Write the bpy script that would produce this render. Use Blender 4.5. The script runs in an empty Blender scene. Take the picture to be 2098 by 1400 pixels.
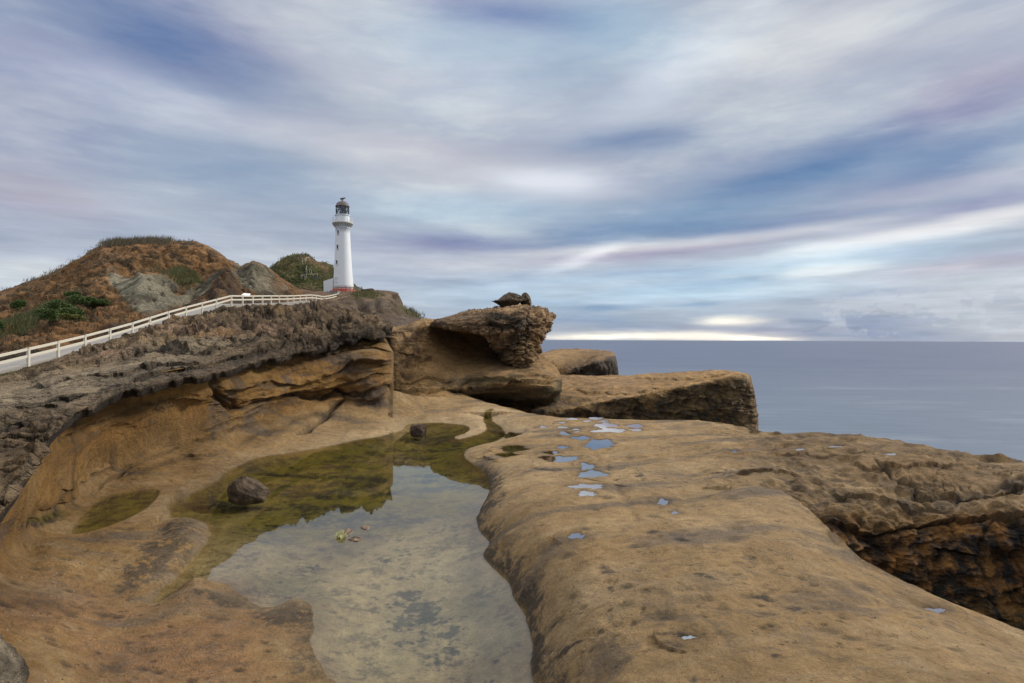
import bpy, bmesh, math, random
import numpy as np
from mathutils import Matrix, Vector
random.seed(7); rng = np.random.default_rng(11)
SC = bpy.context.scene
COL = SC.collection
R = math.radians
# ------------------------------------------------------------------ camera
F = 1165.0; CX, CY = 1049.0, 700.0; H = 3.0
roll, pitch = 0.00403, 0.0032
fw = np.array([0, math.cos(pitch), -math.sin(pitch)])
r0 = np.array([1.0, 0, 0]); u0 = np.cross(r0, fw)
RT = r0*math.cos(roll)+u0*math.sin(roll); UP = u0*math.cos(roll)-r0*math.sin(roll)
CAM = np.array([0, 0, H])
cd = bpy.data.cameras.new('camera'); cam = bpy.data.objects.new('camera', cd); COL.objects.link(cam)
cd.sensor_width = 36; cd.lens = 36*F/2098; cd.clip_start = 0.05; cd.clip_end = 200000
cam.matrix_world = Matrix(((RT[0], UP[0], -fw[0], 0), (RT[1], UP[1], -fw[1], 0), (RT[2], UP[2], -fw[2], H), (0, 0, 0, 1)))
SC.camera = cam
def P(px, py, D):
    px = np.asarray(px, float); py = np.asarray(py, float); D = np.asarray(D, float)
    a = (px-CX)/F*D; b = (CY-py)/F*D
    return CAM + D[..., None]*fw + a[..., None]*RT + b[..., None]*UP
def PZ(px, py, z):            # point of the ray on the level plane z
    d = P(px, py, np.ones_like(np.asarray(px, float)))-CAM
    t = (np.asarray(z, float)-H)/d[..., 2]
    return CAM + d*t[..., None]
def DZ(px, py, z):
    d = P(px, py, np.array(1.0))-CAM
    return float((z-H)/d[2])
def proj(X):
    v = X-CAM; D = v@fw
    return CX+F*(v@RT)/D, CY-F*(v@UP)/D, D
# ------------------------------------------------------------------ render look
SC.view_settings.view_transform = 'Standard'; SC.view_settings.look = 'None'
SC.view_settings.exposure = 0.12; SC.view_settings.gamma = 1.0
SC.cycles.max_bounces = 6; SC.cycles.transparent_max_bounces = 8
SC.cycles.use_denoising = True; SC.cycles.sample_clamp_indirect = 4
# ------------------------------------------------------------------ node helpers
class NT:
    def __init__(s, tree): s.t = tree; s.n = tree.nodes; s.l = tree.links
    def new(s, typ, **kw):
        n = s.n.new(typ)
        for k, v in kw.items(): setattr(n, k, v)
        return n
    def put(s, sock, v):
        if isinstance(v, bpy.types.NodeSocket): s.l.new(v, sock)
        elif v is not None: sock.default_value = v
    def math(s, op, a, b=None, c=None, clamp=False):
        n = s.new('ShaderNodeMath', operation=op); n.use_clamp = clamp
        for i, v in enumerate((a, b, c)): s.put(n.inputs[i], v)
        return n.outputs[0]
    def vmath(s, op, a, b=None, c=None):
        n = s.new('ShaderNodeVectorMath', operation=op)
        for i, v in enumerate((a, b, c)): s.put(n.inputs[i], v)
        return n.outputs['Value'] if op in ('LENGTH', 'DOT_PRODUCT') else n.outputs[0]
    def scale(s, a, k):
        n = s.new('ShaderNodeVectorMath', operation='SCALE'); s.put(n.inputs[0], a); s.put(n.inputs['Scale'], k); return n.outputs[0]
    def noise(s, vec, scale, detail=4, rough=0.5, dist=0.0, out='Fac'):
        n = s.new('ShaderNodeTexNoise'); s.put(n.inputs['Vector'], vec); s.put(n.inputs['Scale'], scale)
        n.inputs['Detail'].default_value = detail; n.inputs['Roughness'].default_value = rough; n.inputs['Distortion'].default_value = dist
        return n.outputs[out]
    def ramp(s, fac, stops):
        n = s.new('ShaderNodeValToRGB'); s.put(n.inputs[0], fac); e = n.color_ramp.elements
        while len(e) < len(stops): e.new(0.5)
        for i, (p, c) in enumerate(stops):
            e[i].position = p; e[i].color = (c, c, c, 1) if not hasattr(c, '__len__') else (*c[:3], 1)
        return n.outputs[0]
    def mix(s, fac, a, b, blend='MIX'):
        n = s.new('ShaderNodeMix', data_type='RGBA', blend_type=blend)
        s.put(n.inputs[0], fac); s.put(n.inputs[6], a); s.put(n.inputs[7], b); return n.outputs[2]
    def mapping(s, vec, loc=(0, 0, 0), rot=(0, 0, 0), scl=(1, 1, 1), typ='POINT'):
        n = s.new('ShaderNodeMapping', vector_type=typ); s.put(n.inputs[0], vec)
        n.inputs[1].default_value = loc; n.inputs[2].default_value = rot; n.inputs[3].default_value = scl
        return n.outputs[0]
    def combine(s, x, y, z=0.0):
        n = s.new('ShaderNodeCombineXYZ'); s.put(n.inputs[0], x); s.put(n.inputs[1], y); s.put(n.inputs[2], z); return n.outputs[0]
# ------------------------------------------------------------------ world
SUN_EL, SUN_AZ = R(30), R(68)        # azimuth from +Y towards +X: over the sea, to the right
world = bpy.data.worlds.new('World'); SC.world = world; world.use_nodes = True
wt = NT(world.node_tree); wt.n.clear()
tc = wt.new('ShaderNodeTexCoord'); dirv = tc.outputs['Generated']
sep = wt.new('ShaderNodeSeparateXYZ'); wt.put(sep.inputs[0], dirv)
az = wt.math('ARCTAN2', sep.outputs[0], sep.outputs[1])
el = wt.math('ARCSINE', sep.outputs[2])
ela = wt.math('MAXIMUM', el, 0.0)
ae = wt.combine(az, ela)
# stretched noise warps the cloud bands into streaks
w1 = wt.noise(wt.mapping(ae, rot=(0, 0, R(-6)), scl=(2.2, 8.0, 1)), 1.0, 4, 0.5, out='Color')
w2 = wt.noise(wt.mapping(ae, loc=(3, 1, 0), rot=(0, 0, R(-8)), scl=(7, 42.0, 1)), 1.0, 5, 0.55, out='Color')
lowf = wt.ramp(ela, [(0.0, 0.25), (0.06, 0.8), (0.3, 1.0)])
off = wt.vmath('MULTIPLY', wt.vmath('SUBTRACT', w1, (0.5, 0.5, 0.5)), (0.13, 0.035, 0))
off = wt.scale(off, lowf)
off2 = wt.vmath('MULTIPLY', wt.vmath('SUBTRACT', w2, (0.5, 0.5, 0.5)), (0.10, 0.016, 0))
off2 = wt.scale(off2, wt.ramp(ela, [(0.0, 1.0), (0.12, 0.8), (0.3, 0.2)]))
aew = wt.vmath('ADD', wt.vmath('ADD', ae, off), off2)
def azel(px, py):
    d = P(px, py, np.array(1.0))-CAM; d /= np.linalg.norm(d)
    return math.atan2(d[0], d[1]), math.asin(d[2])
# overall cloud tone: streaky noise between blue-grey and pale, mauve tint
n1 = wt.noise(wt.mapping(aew, rot=(0, 0, R(-9)), scl=(2.0, 7.5, 1)), 1.0, 6, 0.58)
n2 = wt.noise(wt.mapping(aew, loc=(5, 2, 0), rot=(0, 0, R(-7)), scl=(3.0, 26.0, 1)), 1.0, 6, 0.55)
n3 = wt.noise(wt.mapping(aew, loc=(9, 4, 0), rot=(0, 0, R(-7)), scl=(2.0, 11.0, 1)), 1.0, 3, 0.5)
n2w = wt.ramp(ela, [(0.0, 0.40), (0.12, 0.36), (0.32, 0.14)])
tone = wt.math('ADD', n1, wt.math('MULTIPLY', wt.math('SUBTRACT', n2, n1), n2w))
base = wt.ramp(tone, [(0.36, (0.28, 0.355, 0.50)), (0.50, (0.39, 0.455, 0.575)), (0.64, (0.60, 0.655, 0.70))])
base = wt.mix(wt.ramp(n3, [(0.48, 0.0), (0.68, 0.32)]), base, (0.43, 0.40, 0.52, 1))
acc = base
DB = (-.19, -.168, -.10); PU = (-.09, -.11, -.06); WH = (.26, .26, .24); CR = (.34, .28, .18); CY_ = (-.03, .06, .10); BL = (-.15, -.085, -.03); MV = (0.0, -.06, -.045); GL = (.40, .32, .17); PK = (.03, -.08, -.10)
BLOBS = [
 (180, 40, 460, 210, 4, DB, .62), (150, 120, 380, 150, 8, PU, .45), (430, 110, 260, 110, 12, DB, .8), (470, 40, 170, 90, 10, PU, .5), (60, 240, 230, 110, 8, PU, .8),
 (300, 190, 330, 60, 6, WH, .45), (600, 170, 330, 140, 5, CR, .25), (900, 130, 260, 110, 10, WH, .25), (60, 395, 170, 55, 5, PK, .6),
 (480, 350, 260, 70, 4, BL, .55), (230, 440, 300, 40, 2, WH, .30), (60, 560, 260, 60, 0, WH, .25), (420, 560, 400, 60, 0, WH, .12),
 (860, 345, 260, 60, 5, CR, .45), (1130, 372, 140, 34, 2, WH, 1.2), (950, 20, 200, 40, 8, PU, 1.1), (1090, 35, 120, 30, 5, PU, .8),
 (1280, 60, 160, 80, 15, CY_, .5), (1430, 110, 190, 75, -25, WH, .35), (1330, 185, 230, 55, -20, WH, .35), (1700, 70, 260, 90, -20, CR, .25),
 (1300, 288, 180, 34, 1, DB, .85), (1700, 300, 420, 62, -4, DB, .7), (1990, 180, 170, 70, -10, MV, 1.1), (1450, 425, 430, 60, -7, BL, .9),
 (2000, 325, 320, 55, -12, DB, 1.1), (1860, 250, 260, 40, -10, DB, .4), (1900, 392, 380, 25, -6, CR, .8), (1750, 432, 560, 28, -7, DB, 1.1), (2050, 410, 200, 24, -9, PU, .8), (1650, 360, 500, 40, -8, DB, .35), (1980, 425, 220, 22, -7, PU, .7),
 (1150, 488, 420, 30, -2, DB, .7), (930, 497, 150, 26, 0, PU, 1.0), (1920, 470, 420, 22, -8, CR, .95), (1400, 499, 330, 15, -3, CR, 1.0),
 (1205, 530, 80, 16, -18, WH, 1.0), (1330, 522, 260, 14, -4, MV, 1.1), (1780, 505, 260, 40, -4, WH, .45), (1560, 545, 240, 16, -4, DB, .45), (1980, 545, 240, 22, -4, MV, 1.1),
 (1690, 556, 80, 13, -3, CR, .8), (1100, 570, 300, 18, -3, DB, .5), (880, 540, 200, 30, 0, WH, .25), (1480, 600, 300, 24, -2, CY_, .9),
 (1240, 630, 75, 9, -2, DB, .75), (1400, 622, 55, 6, -3, DB, .55), (1165, 655, 110, 12, 0, DB, .45), (1495, 656, 66, 13, 0, GL, 1.7), (1370, 690, 240, 11, 0, GL, 1.7), (1200, 693, 110, 6, 0, GL, 1.1), (1560, 694, 80, 6, 0, GL, 1.2),
 (1960, 672, 480, 50, 0, DB, .95), (1650, 668, 170, 30, 0, DB, .5), (2040, 600, 300, 40, -3, WH, .15), (780, 600, 300, 60, 0, WH, .10), (1250, 585, 460, 40, -3, CY_, 1.2), (1150, 575, 500, 40, -2, WH, .22), (1750, 590, 400, 40, -3, WH, .22), (1700, 530, 300, 30, -3, CY_, .9), (950, 430, 240, 40, 0, CY_, .9), (1250, 640, 420, 30, 0, CY_, .5), (1050, 90, 300, 120, 0, CY_, .6), (1330, 610, 300, 12, -2, WH, .35), (1600, 590, 200, 12, -4, WH, .4), (1500, 575, 160, 8, -4, DB, .4), (1800, 600, 160, 10, -3, DB, .5), (1320, 668, 150, 8, 0, DB, .5), (1130, 620, 60, 7, 0, DB, .4)]
for (bx, by, rx, ry, rot, c, k) in BLOBS:
    a0, e0 = azel(bx, by); ca = math.cos(a0)
    m = wt.mapping(aew, loc=(a0, e0, 0), rot=(0, 0, R(-rot)), scl=(rx*1.55/F*ca*ca+0.01, ry*1.5/F*ca, 1), typ='TEXTURE')
    g = wt.new('ShaderNodeTexGradient', gradient_type='SPHERICAL'); wt.put(g.inputs[0], m)
    gs = wt.math('SMOOTH_MIN', g.outputs[1], 0.72, 0.3)
    g2 = wt.math('MULTIPLY', gs, gs)
    acc = wt.vmath('MULTIPLY_ADD', wt.combine(g2, g2, g2), tuple(v*k*2.0 for v in c), acc)
# small cumulus heads above the horizon on the right
cn = wt.noise(wt.mapping(ae, scl=(16, 26, 1)), 1.0, 6, 0.6)
a0, e0 = azel(1930, 640)
env = wt.math('SUBTRACT', 1.0, wt.vmath('LENGTH', wt.mapping(ae, loc=(a0, e0, 0), scl=(0.24, 0.042, 1), typ='TEXTURE')), clamp=True)
cum = wt.math('MULTIPLY', wt.ramp(cn, [(0.50, 0), (0.56, 1)]), wt.ramp(env, [(0, 0), (0.35, 1)]))
acc = wt.mix(wt.math('MULTIPLY', cum, 0.45), acc, (0.56, 0.62, 0.72, 1))
fine = wt.noise(wt.mapping(ae, rot=(0, 0, R(-4)), scl=(9, 85, 1)), 1.0, 5, 0.6)
finek = wt.math('MULTIPLY', wt.ramp(ela, [(0, 1.0), (0.10, 0.9), (0.24, 0.12)]), 0.62)
acc = wt.scale(acc, wt.math('MULTIPLY_ADD', wt.math('SUBTRACT', fine, 0.5), finek, 1.0))
# unseen overhead sky brightened and warmed to add light on the land
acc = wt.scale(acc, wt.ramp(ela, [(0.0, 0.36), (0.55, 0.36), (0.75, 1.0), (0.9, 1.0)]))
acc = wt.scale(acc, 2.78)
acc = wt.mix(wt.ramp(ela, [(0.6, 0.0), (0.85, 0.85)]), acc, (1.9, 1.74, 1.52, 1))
hs = wt.new('ShaderNodeHueSaturation'); hs.inputs['Saturation'].default_value = 0.80; wt.put(hs.inputs['Color'], acc); acc = hs.outputs[0]
sky = wt.new('ShaderNodeTexSky', sky_type='NISHITA'); sky.sun_disc = False; sky.sun_elevation = SUN_EL; sky.sun_rotation = SUN_AZ
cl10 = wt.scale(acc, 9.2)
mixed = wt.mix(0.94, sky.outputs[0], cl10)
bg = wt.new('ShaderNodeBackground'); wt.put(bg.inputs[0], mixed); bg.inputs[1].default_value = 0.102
wo = wt.new('ShaderNodeOutputWorld'); wt.l.new(bg.outputs[0], wo.inputs[0])
# ------------------------------------------------------------------ sun through cloud
sl = bpy.data.lights.new('sun', 'SUN'); sl.energy = 2.9; sl.angle = R(9); sl.color = (1, 0.90, 0.76)
so = bpy.data.objects.new('sun', sl); COL.objects.link(so)
sd_ = Vector((math.sin(SUN_AZ)*math.cos(SUN_EL), math.cos(SUN_AZ)*math.cos(SUN_EL), math.sin(SUN_EL)))
so.rotation_euler = sd_.to_track_quat('Z', 'Y').to_euler()
# ------------------------------------------------------------------ numeric helpers
_p = np.random.default_rng(3).permutation(256).astype(np.int32); PERM = np.concatenate([_p, _p, _p])
_g = np.random.default_rng(5).normal(size=(256, 3)); G3 = (_g/np.linalg.norm(_g, axis=1)[:, None]).astype(np.float32)
def gnoise(X, Y, Z, seed=0):
    X = X.astype(np.float32)+seed*17.31; Y = Y.astype(np.float32)+seed*7.77; Z = Z.astype(np.float32)+seed*3.13
    ix = np.floor(X); iy = np.floor(Y); iz = np.floor(Z)
    fx, fy, fz = X-ix, Y-iy, Z-iz
    ix = ix.astype(np.int32) & 255; iy = iy.astype(np.int32) & 255; iz = iz.astype(np.int32) & 255
    u = fx*fx*fx*(fx*(fx*6-15)+10); v = fy*fy*fy*(fy*(fy*6-15)+10); w = fz*fz*fz*(fz*(fz*6-15)+10)
    out = 0
    for dx in (0, 1):
        a = PERM[ix+dx]; wx = u if dx else 1-u
        for dy in (0, 1):
            b = PERM[a+iy+dy]; wy = wx*(v if dy else 1-v)
            for dz in (0, 1):
                g = G3[PERM[b+iz+dz] & 255]
                out = out + wy*(w if dz else 1-w)*(g[..., 0]*(fx-dx)+g[..., 1]*(fy-dy)+g[..., 2]*(fz-dz))
    return out*1.5
def fbm(X, D, lam, n=6, gain=0.5, an=(1, 1, 1), seed=0, ridged=False, gap=3.2):
    """octaves from wavelength lam down; octaves finer than the mesh are dropped. returns ~[-1,1]"""
    out = 0; a = 1.0; tot = 0
    for i in range(n):
        l = lam/2**i
        lod = np.clip((l/(gap*D/F)-1.6)/1.6, 0, 1) if D is not None else 1
        if D is not None and np.max(lod) <= 0: break
        v = gnoise(X[..., 0]/l*an[0], X[..., 1]/l*an[1], X[..., 2]/l*an[2], seed+i)
        if ridged: v = 0.62-2.4*np.abs(v)
        out = out+a*lod*v; tot += a; a *= gain
    return out/tot*(1.5 if ridged else 1.7)
def worley(X, lam, an=(1, 1, 1), seed=0, jit=0.8):
    """jointed blocks: distance to the nearest joint and one random number per block"""
    q = (X/lam*np.array(an)+seed*11.7).astype(np.float32); b = np.floor(q).astype(np.int32); f = q-b
    F1 = np.full(q.shape[:-1], 9., np.float32); F2 = F1.copy(); R1 = np.zeros_like(F1)
    for dx in (-1, 0, 1):
        for dy in (-1, 0, 1):
            for dz in (-1, 0, 1):
                h = PERM[PERM[PERM[(b[..., 0]+dx) & 255]+((b[..., 1]+dy) & 255)]+((b[..., 2]+dz) & 255)]
                g = G3[h & 255]*0.5*jit
                d = (dx+.5+g[..., 0]-f[..., 0])**2+(dy+.5+g[..., 1]-f[..., 1])**2+(dz+.5+g[..., 2]-f[..., 2])**2
                c = d < F1; F2 = np.where(c, F1, np.minimum(F2, d)); R1 = np.where(c, (h & 255)/255., R1); F1 = np.where(c, d, F1)
    return np.sqrt(F2)-np.sqrt(F1), R1
def sst(a, b, x):
    t = np.clip((x-a)/(b-a), 0, 1); return t*t*(3-2*t)
def gblob(px, py, cx, cy, rx, ry, rot=0):
    c, s = math.cos(R(rot)), math.sin(R(rot)); dx, dy = px-cx, py-cy
    a = (dx*c+dy*s)/rx; b = (-dx*s+dy*c)/ry
    return np.exp(-(a*a+b*b))
def tps(pts):
    """thin-plate spline of disparity over the view; planes come out exactly flat"""
    A = np.array([[p[0], p[1]] for p in pts], float)/100; w = np.array([1/p[2] for p in pts])
    n = len(A); d2 = ((A[:, None]-A[None])**2).sum(-1)
    K = np.where(d2 > 0, d2*np.log(d2+1e-12), 0)+np.eye(n)*0.02
    Q = np.hstack([np.ones((n, 1)), A]); M = np.block([[K, Q], [Q.T, np.zeros((3, 3))]])
    s = np.linalg.solve(M, np.concatenate([w, np.zeros(3)]))
    def f(px, py):
        x = (px/100).astype(np.float32); y = (py/100).astype(np.float32)
        out = s[n]+s[n+1]*x+s[n+2]*y
        for i in range(n):
            d = (x-np.float32(A[i, 0]))**2+(y-np.float32(A[i, 1]))**2
            out = out+np.float32(s[i])*d*np.log(d+1e-9)
        return np.maximum(out, 1e-4)
    return f
def poly_sd(X, Y, poly):
    """signed distance to polygon, negative inside"""
    d = np.full(X.shape, 1e9, np.float32); ins = np.zeros(X.shape, bool); n = len(poly)
    for i in range(n):
        ax, ay = poly[i]; bx, by = poly[(i+1) % n]
        ex, ey = bx-ax, by-ay; L = ex*ex+ey*ey+1e-12
        t = np.clip(((X-ax)*ex+(Y-ay)*ey)/L, 0, 1)
        d = np.minimum(d, (X-ax-t*ex)**2+(Y-ay-t*ey)**2)
        c = (ay > Y) != (by > Y)
        ins ^= c & (X < (bx-ax)*(Y-ay)/((by-ay) if by != ay else 1e-9)+ax)
    d = np.sqrt(d); return np.where(ins, -d, d)
def smooth_poly(pts, n=6, closed=True):
    p = np.array(pts, float); m = len(p); out = []
    for i in range(m if closed else m-1):
        a, b, c, d = [p[(i+k) % m] if closed else p[min(max(i+k, 0), m-1)] for k in (-1, 0, 1, 2)]
        for t in np.arange(n)/n:
            out.append(0.5*((2*b)+(c-a)*t+(2*a-5*b+4*c-d)*t*t+(3*b-a-3*c+d)*t**3))
    if not closed: out.append(p[-1])
    return np.array(out)
def catmull_axis(A, pos, n):
    """resample A (k,...) at n positions"""
    k = A.shape[0]; t = np.interp(np.linspace(0, 1, n), pos/pos[-1], np.arange(k)); i = np.minimum(t.astype(int), k-2); f = t-i
    sh = (n,)+(1,)*(A.ndim-1); f = f.reshape(sh)
    a = A[np.maximum(i-1, 0)]; b = A[i]; c = A[i+1]; d = A[np.minimum(i+2, k-1)]
    # limited tangents: no overshoot
    m0 = 0.5*(c-a); m1 = 0.5*(d-b)
    return b*(2*f**3-3*f**2+1)+m0*(f**3-2*f**2+f)+c*(-2*f**3+3*f**2)+m1*(f**3-f**2)
def loft(rails, nu, nv):
    A = np.array(rails, float); A[..., 2] = 1/A[..., 2]
    du = np.concatenate([[0], np.cumsum(np.mean(np.hypot(np.diff(A[..., 0], axis=1), np.diff(A[..., 1], axis=1)), axis=0)+3)])
    dv = np.concatenate([[0], np.cumsum(np.mean(np.hypot(np.diff(A[..., 0], axis=0), np.diff(A[..., 1], axis=0)), axis=1)+8)])
    B = catmull_axis(A, dv, nv); B = np.swapaxes(catmull_axis(np.swapaxes(B, 0, 1), du, nu), 0, 1)
    D = 1/np.maximum(B[..., 2], 1e-4)
    return P(B[..., 0], B[..., 1], D), B[..., 0], B[..., 1], D
def grid_normals(X):
    du = np.gradient(X, axis=1); dv = np.gradient(X, axis=0)
    n = np.cross(du, dv); n /= np.linalg.norm(n, axis=-1)[..., None]+1e-9
    return n
def blur(n, k=3):
    for _ in range(k):
        m = n.copy(); m[1:-1] = (n[:-2]+2*n[1:-1]+n[2:])/4; n = m.copy(); n[:, 1:-1] = (m[:, :-2]+2*m[:, 1:-1]+m[:, 2:])/4
    return n
def deff(X, D):
    """distance widened where mesh rows are far apart, so relief stays wider than the rows"""
    a = np.linalg.norm(np.gradient(X, axis=0), axis=-1); b = np.linalg.norm(np.gradient(X, axis=1), axis=-1)
    return np.maximum(D, np.maximum(a, b)*F/2.0)
def tag(o, label=None, cat=None, group=None, kind=None):
    if label: o['label'] = label
    if cat: o['category'] = cat
    if group: o['group'] = group
    if kind: o['kind'] = kind
    return o
def grid_object(name, X, col, mat, parent=None):
    nr, nc = X.shape[:2]
    me = bpy.data.meshes.new(name); v = X.reshape(-1, 3).astype(np.float32)
    me.vertices.add(len(v)); me.vertices.foreach_set('co', v.ravel())
    idx = np.arange(nr*nc).reshape(nr, nc)
    q = np.stack([idx[:-1, :-1], idx[:-1, 1:], idx[1:, 1:], idx[1:, :-1]], -1).reshape(-1, 4).astype(np.int32)
    me.loops.add(q.size); me.loops.foreach_set('vertex_index', q.ravel())
    me.polygons.add(len(q)); me.polygons.foreach_set('loop_start', np.arange(0, q.size, 4, dtype=np.int32))
    me.polygons.foreach_set('loop_total', np.full(len(q), 4, np.int32))
    me.polygons.foreach_set('use_smooth', np.ones(len(q), bool))
    me.update(calc_edges=True)
    if col is not None:
        at = me.color_attributes.new('Col', 'FLOAT_COLOR', 'POINT')
        c = np.ones((len(v), 4), np.float32); c[:, :3] = col.reshape(-1, 3); at.data.foreach_set('color', c.ravel())
    me.materials.append(mat)
    o = bpy.data.objects.new(name, me); COL.objects.link(o); o.parent = parent
    return o
def C(*c): return np.array(c, np.float32)
def lerp(a, b, t):
    t = np.asarray(t)[..., None] if np.ndim(t) else t
    return a*(1-t)+b*t
# ------------------------------------------------------------------ materials
def mat_new(name):
    m = bpy.data.materials.new(name); m.use_nodes = True; t = NT(m.node_tree); t.n.clear()
    o = t.new('ShaderNodeOutputMaterial'); return m, t, o
def rock_mat(name, grain, bump=0.5, speck=0.5, var=0.30, rough=0.85, crack=0.0, strata=0.0, coat=0.0):
    """grain: size in metres of the coarsest bump feature"""
    m, t, o = mat_new(name)
    tcn = t.new('ShaderNodeTexCoord'); v = tcn.outputs['Object']
    at = t.new('ShaderNodeAttribute', attribute_name='Col'); col = at.outputs['Color']
    a = t.noise(v, 1/grain, 8, 0.62); b = t.noise(v, 5/grain, 6, 0.7); c = t.noise(v, 22/grain, 4, 0.7)
    big = t.noise(t.mapping(v, scl=(1, 0.45, 1.6)), 0.16/grain, 6, 0.65)
    k = t.math('MULTIPLY_ADD', t.math('SUBTRACT', a, 0.5), 4.5*var, 1.0)
    k = t.math('MULTIPLY', k, t.math('MULTIPLY_ADD', t.math('SUBTRACT', b, 0.5), 3.6*var, 1.0))
    k = t.math('MULTIPLY', k, t.math('MULTIPLY_ADD', t.math('SUBTRACT', c, 0.5), 3.0*var, 1.0))
    k = t.math('MAXIMUM', t.math('MULTIPLY', k, t.math('MULTIPLY_ADD', t.math('SUBTRACT', big, 0.5), 5.0*var, 1.0)), 0.12)
    col = t.scale(col, k)
    # pits and grit
    vor = t.new('ShaderNodeTexVoronoi', feature='F1'); t.put(vor.inputs['Vector'], v); vor.inputs['Scale'].default_value = 9/grain
    pit = t.math('MULTIPLY', t.ramp(vor.outputs['Distance'], [(0.0, 1.0), (0.30, 0.0)]), t.ramp(a, [(0.45, 0.0), (0.62, 1.0)]))
    col = t.mix(t.math('MULTIPLY', pit, speck), col, (0.03, 0.024, 0.018, 1))
    vo2 = t.new('ShaderNodeTexVoronoi', feature='F1'); t.put(vo2.inputs['Vector'], v); vo2.inputs['Scale'].default_value = 26/grain
    grit = t.math('MULTIPLY', t.ramp(vo2.outputs['Distance'], [(0.0, 1.0), (0.2, 0.0)]), t.ramp(b, [(0.5, 0.0), (0.6, 1.0)]))
    col = t.mix(t.math('MULTIPLY', grit, speck*0.5), col, (0.4, 0.34, 0.26, 1))
    h = t.math('ADD', t.math('MULTIPLY', a, 1.0), t.math('ADD', t.math('MULTIPLY', b, 0.55), t.math('MULTIPLY', c, 0.22)))
    h = t.math('SUBTRACT', h, t.math('MULTIPLY', pit, 0.25))
    if crack > 0:
        wv = t.vmath('ADD', v, t.scale(t.noise(v, 2/grain, 4, 0.6, out='Color'), 0.5*grain))
        vc = t.new('ShaderNodeTexVoronoi', feature='DISTANCE_TO_EDGE'); t.put(vc.inputs['Vector'], t.mapping(wv, scl=(1, 1, 2.2))); vc.inputs['Scale'].default_value = 1.6/grain
        ce = t.ramp(vc.outputs['Distance'], [(0.0, 1.0), (0.07, 0.0)])
        ce = t.math('MULTIPLY', ce, t.ramp(t.noise(v, 0.7/grain, 3), [(0.42, 0.0), (0.6, 1.0)]))
        h = t.math('SUBTRACT', h, t.math('MULTIPLY', ce, crack))
        col = t.mix(t.math('MULTIPLY', ce, min(crack*1.5, 0.8)), col, (0.025, 0.02, 0.016, 1))
    if strata > 0:
        sv = t.noise(t.mapping(t.vmath('ADD', v, t.scale(t.noise(v, 0.5/grain, 3, out='Color'), 0.8*grain)), rot=(R(6), R(9), 0), scl=(0.12, 0.12, 2.0)), 2.0/grain, 5, 0.65)
        h = t.math('ADD', h, t.math('MULTIPLY', sv, strata))
        col = t.scale(col, t.math('MULTIPLY_ADD', t.math('SUBTRACT', sv, 0.5), strata*1.3, 1.0))
    bp = t.new('ShaderNodeBump'); bp.inputs['Strength'].default_value = bump; bp.inputs['Distance'].default_value = grain*1.5
    t.put(bp.inputs['Height'], h)
    s = t.new('ShaderNodeBsdfPrincipled'); t.put(s.inputs['Base Color'], col); s.inputs['Roughness'].default_value = rough
    s.inputs['Specular IOR Level'].default_value = 0.25; t.put(s.inputs['Normal'], bp.outputs[0])
    t.l.new(s.outputs[0], o.inputs[0]); return m
def paint(name, col, rough=0.6, var=0.12, scale=3.0, stain=None, metal=0.0):
    m, t, o = mat_new(name); tcn = t.new('ShaderNodeTexCoord'); v = tcn.outputs['Object']
    n = t.noise(v, scale, 6, 0.65)
    c = t.scale((*col,), t.math('MULTIPLY_ADD', t.math('SUBTRACT', n, 0.5), 2*var, 1.0))
    if stain:
        sn = t.noise(t.mapping(v, scl=(3, 3, 0.35)), scale*0.6, 5, 0.6)
        c = t.mix(t.ramp(sn, [(0.55, 0.0), (0.75, 0.5)]), c, (*stain, 1))
    s = t.new('ShaderNodeBsdfPrincipled'); t.put(s.inputs['Base Color'], c); s.inputs['Roughness'].default_value = rough; s.inputs['Metallic'].default_value = metal
    t.l.new(s.outputs[0], o.inputs[0]); return m
def leaf_mat(name, c1, c2, c3=None):
    m, t, o = mat_new(name); g = t.new('ShaderNodeNewGeometry')
    c = t.ramp(g.outputs['Random Per Island'], [(0.0, c1), (0.6, c2), (1.0, c3 or c2)])
    s = t.new('ShaderNodeBsdfPrincipled'); t.put(s.inputs['Base Color'], c); s.inputs['Roughness'].default_value = 0.7
    t.l.new(s.outputs[0], o.inputs[0]); return m
def water_mat(name, tint, ior, ripple=0.02, rscale=2.0, rough=0.01, base=0.0):
    m, t, o = mat_new(name); tcn = t.new('ShaderNodeTexCoord')
    n = t.noise(t.mapping(tcn.outputs['Object'], scl=(1, 0.35, 1)), rscale, 3, 0.5)
    bp = t.new('ShaderNodeBump'); bp.inputs['Strength'].default_value = ripple; bp.inputs['Distance'].default_value = 0.02; t.put(bp.inputs['Height'], n)
    fr = t.new('ShaderNodeFresnel'); fr.inputs[0].default_value = ior; t.put(fr.inputs['Normal'], bp.outputs[0])
    tr = t.new('ShaderNodeBsdfTransparent'); tr.inputs[0].default_value = (*tint, 1)
    gl = t.new('ShaderNodeBsdfGlossy'); gl.inputs['Roughness'].default_value = rough; t.put(gl.inputs['Normal'], bp.outputs[0])
    mx = t.new('ShaderNodeMixShader'); gg = t.new('ShaderNodeNewGeometry'); t.put(mx.inputs[0], t.math('MULTIPLY_ADD', t.math('MULTIPLY', t.math('SUBTRACT', 1.0, gg.outputs['Backfacing']), fr.outputs[0]), 1-base, base)); t.l.new(tr.outputs[0], mx.inputs[1]); t.l.new(gl.outputs[0], mx.inputs[2])
    t.l.new(mx.outputs[0], o.inputs[0]); return m
M = {}
M['shore'] = rock_mat('sandstone', 0.16, 0.9, 0.6, 0.28, crack=0.10)
M['ledge'] = rock_mat('weathered ledge', 0.5, 1.0, 0.5, 0.40, crack=0.55, strata=0.5)
M['far'] = rock_mat('cliff rock', 1.2, 0.9, 0.4, 0.40, crack=0.5, strata=0.4)
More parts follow.
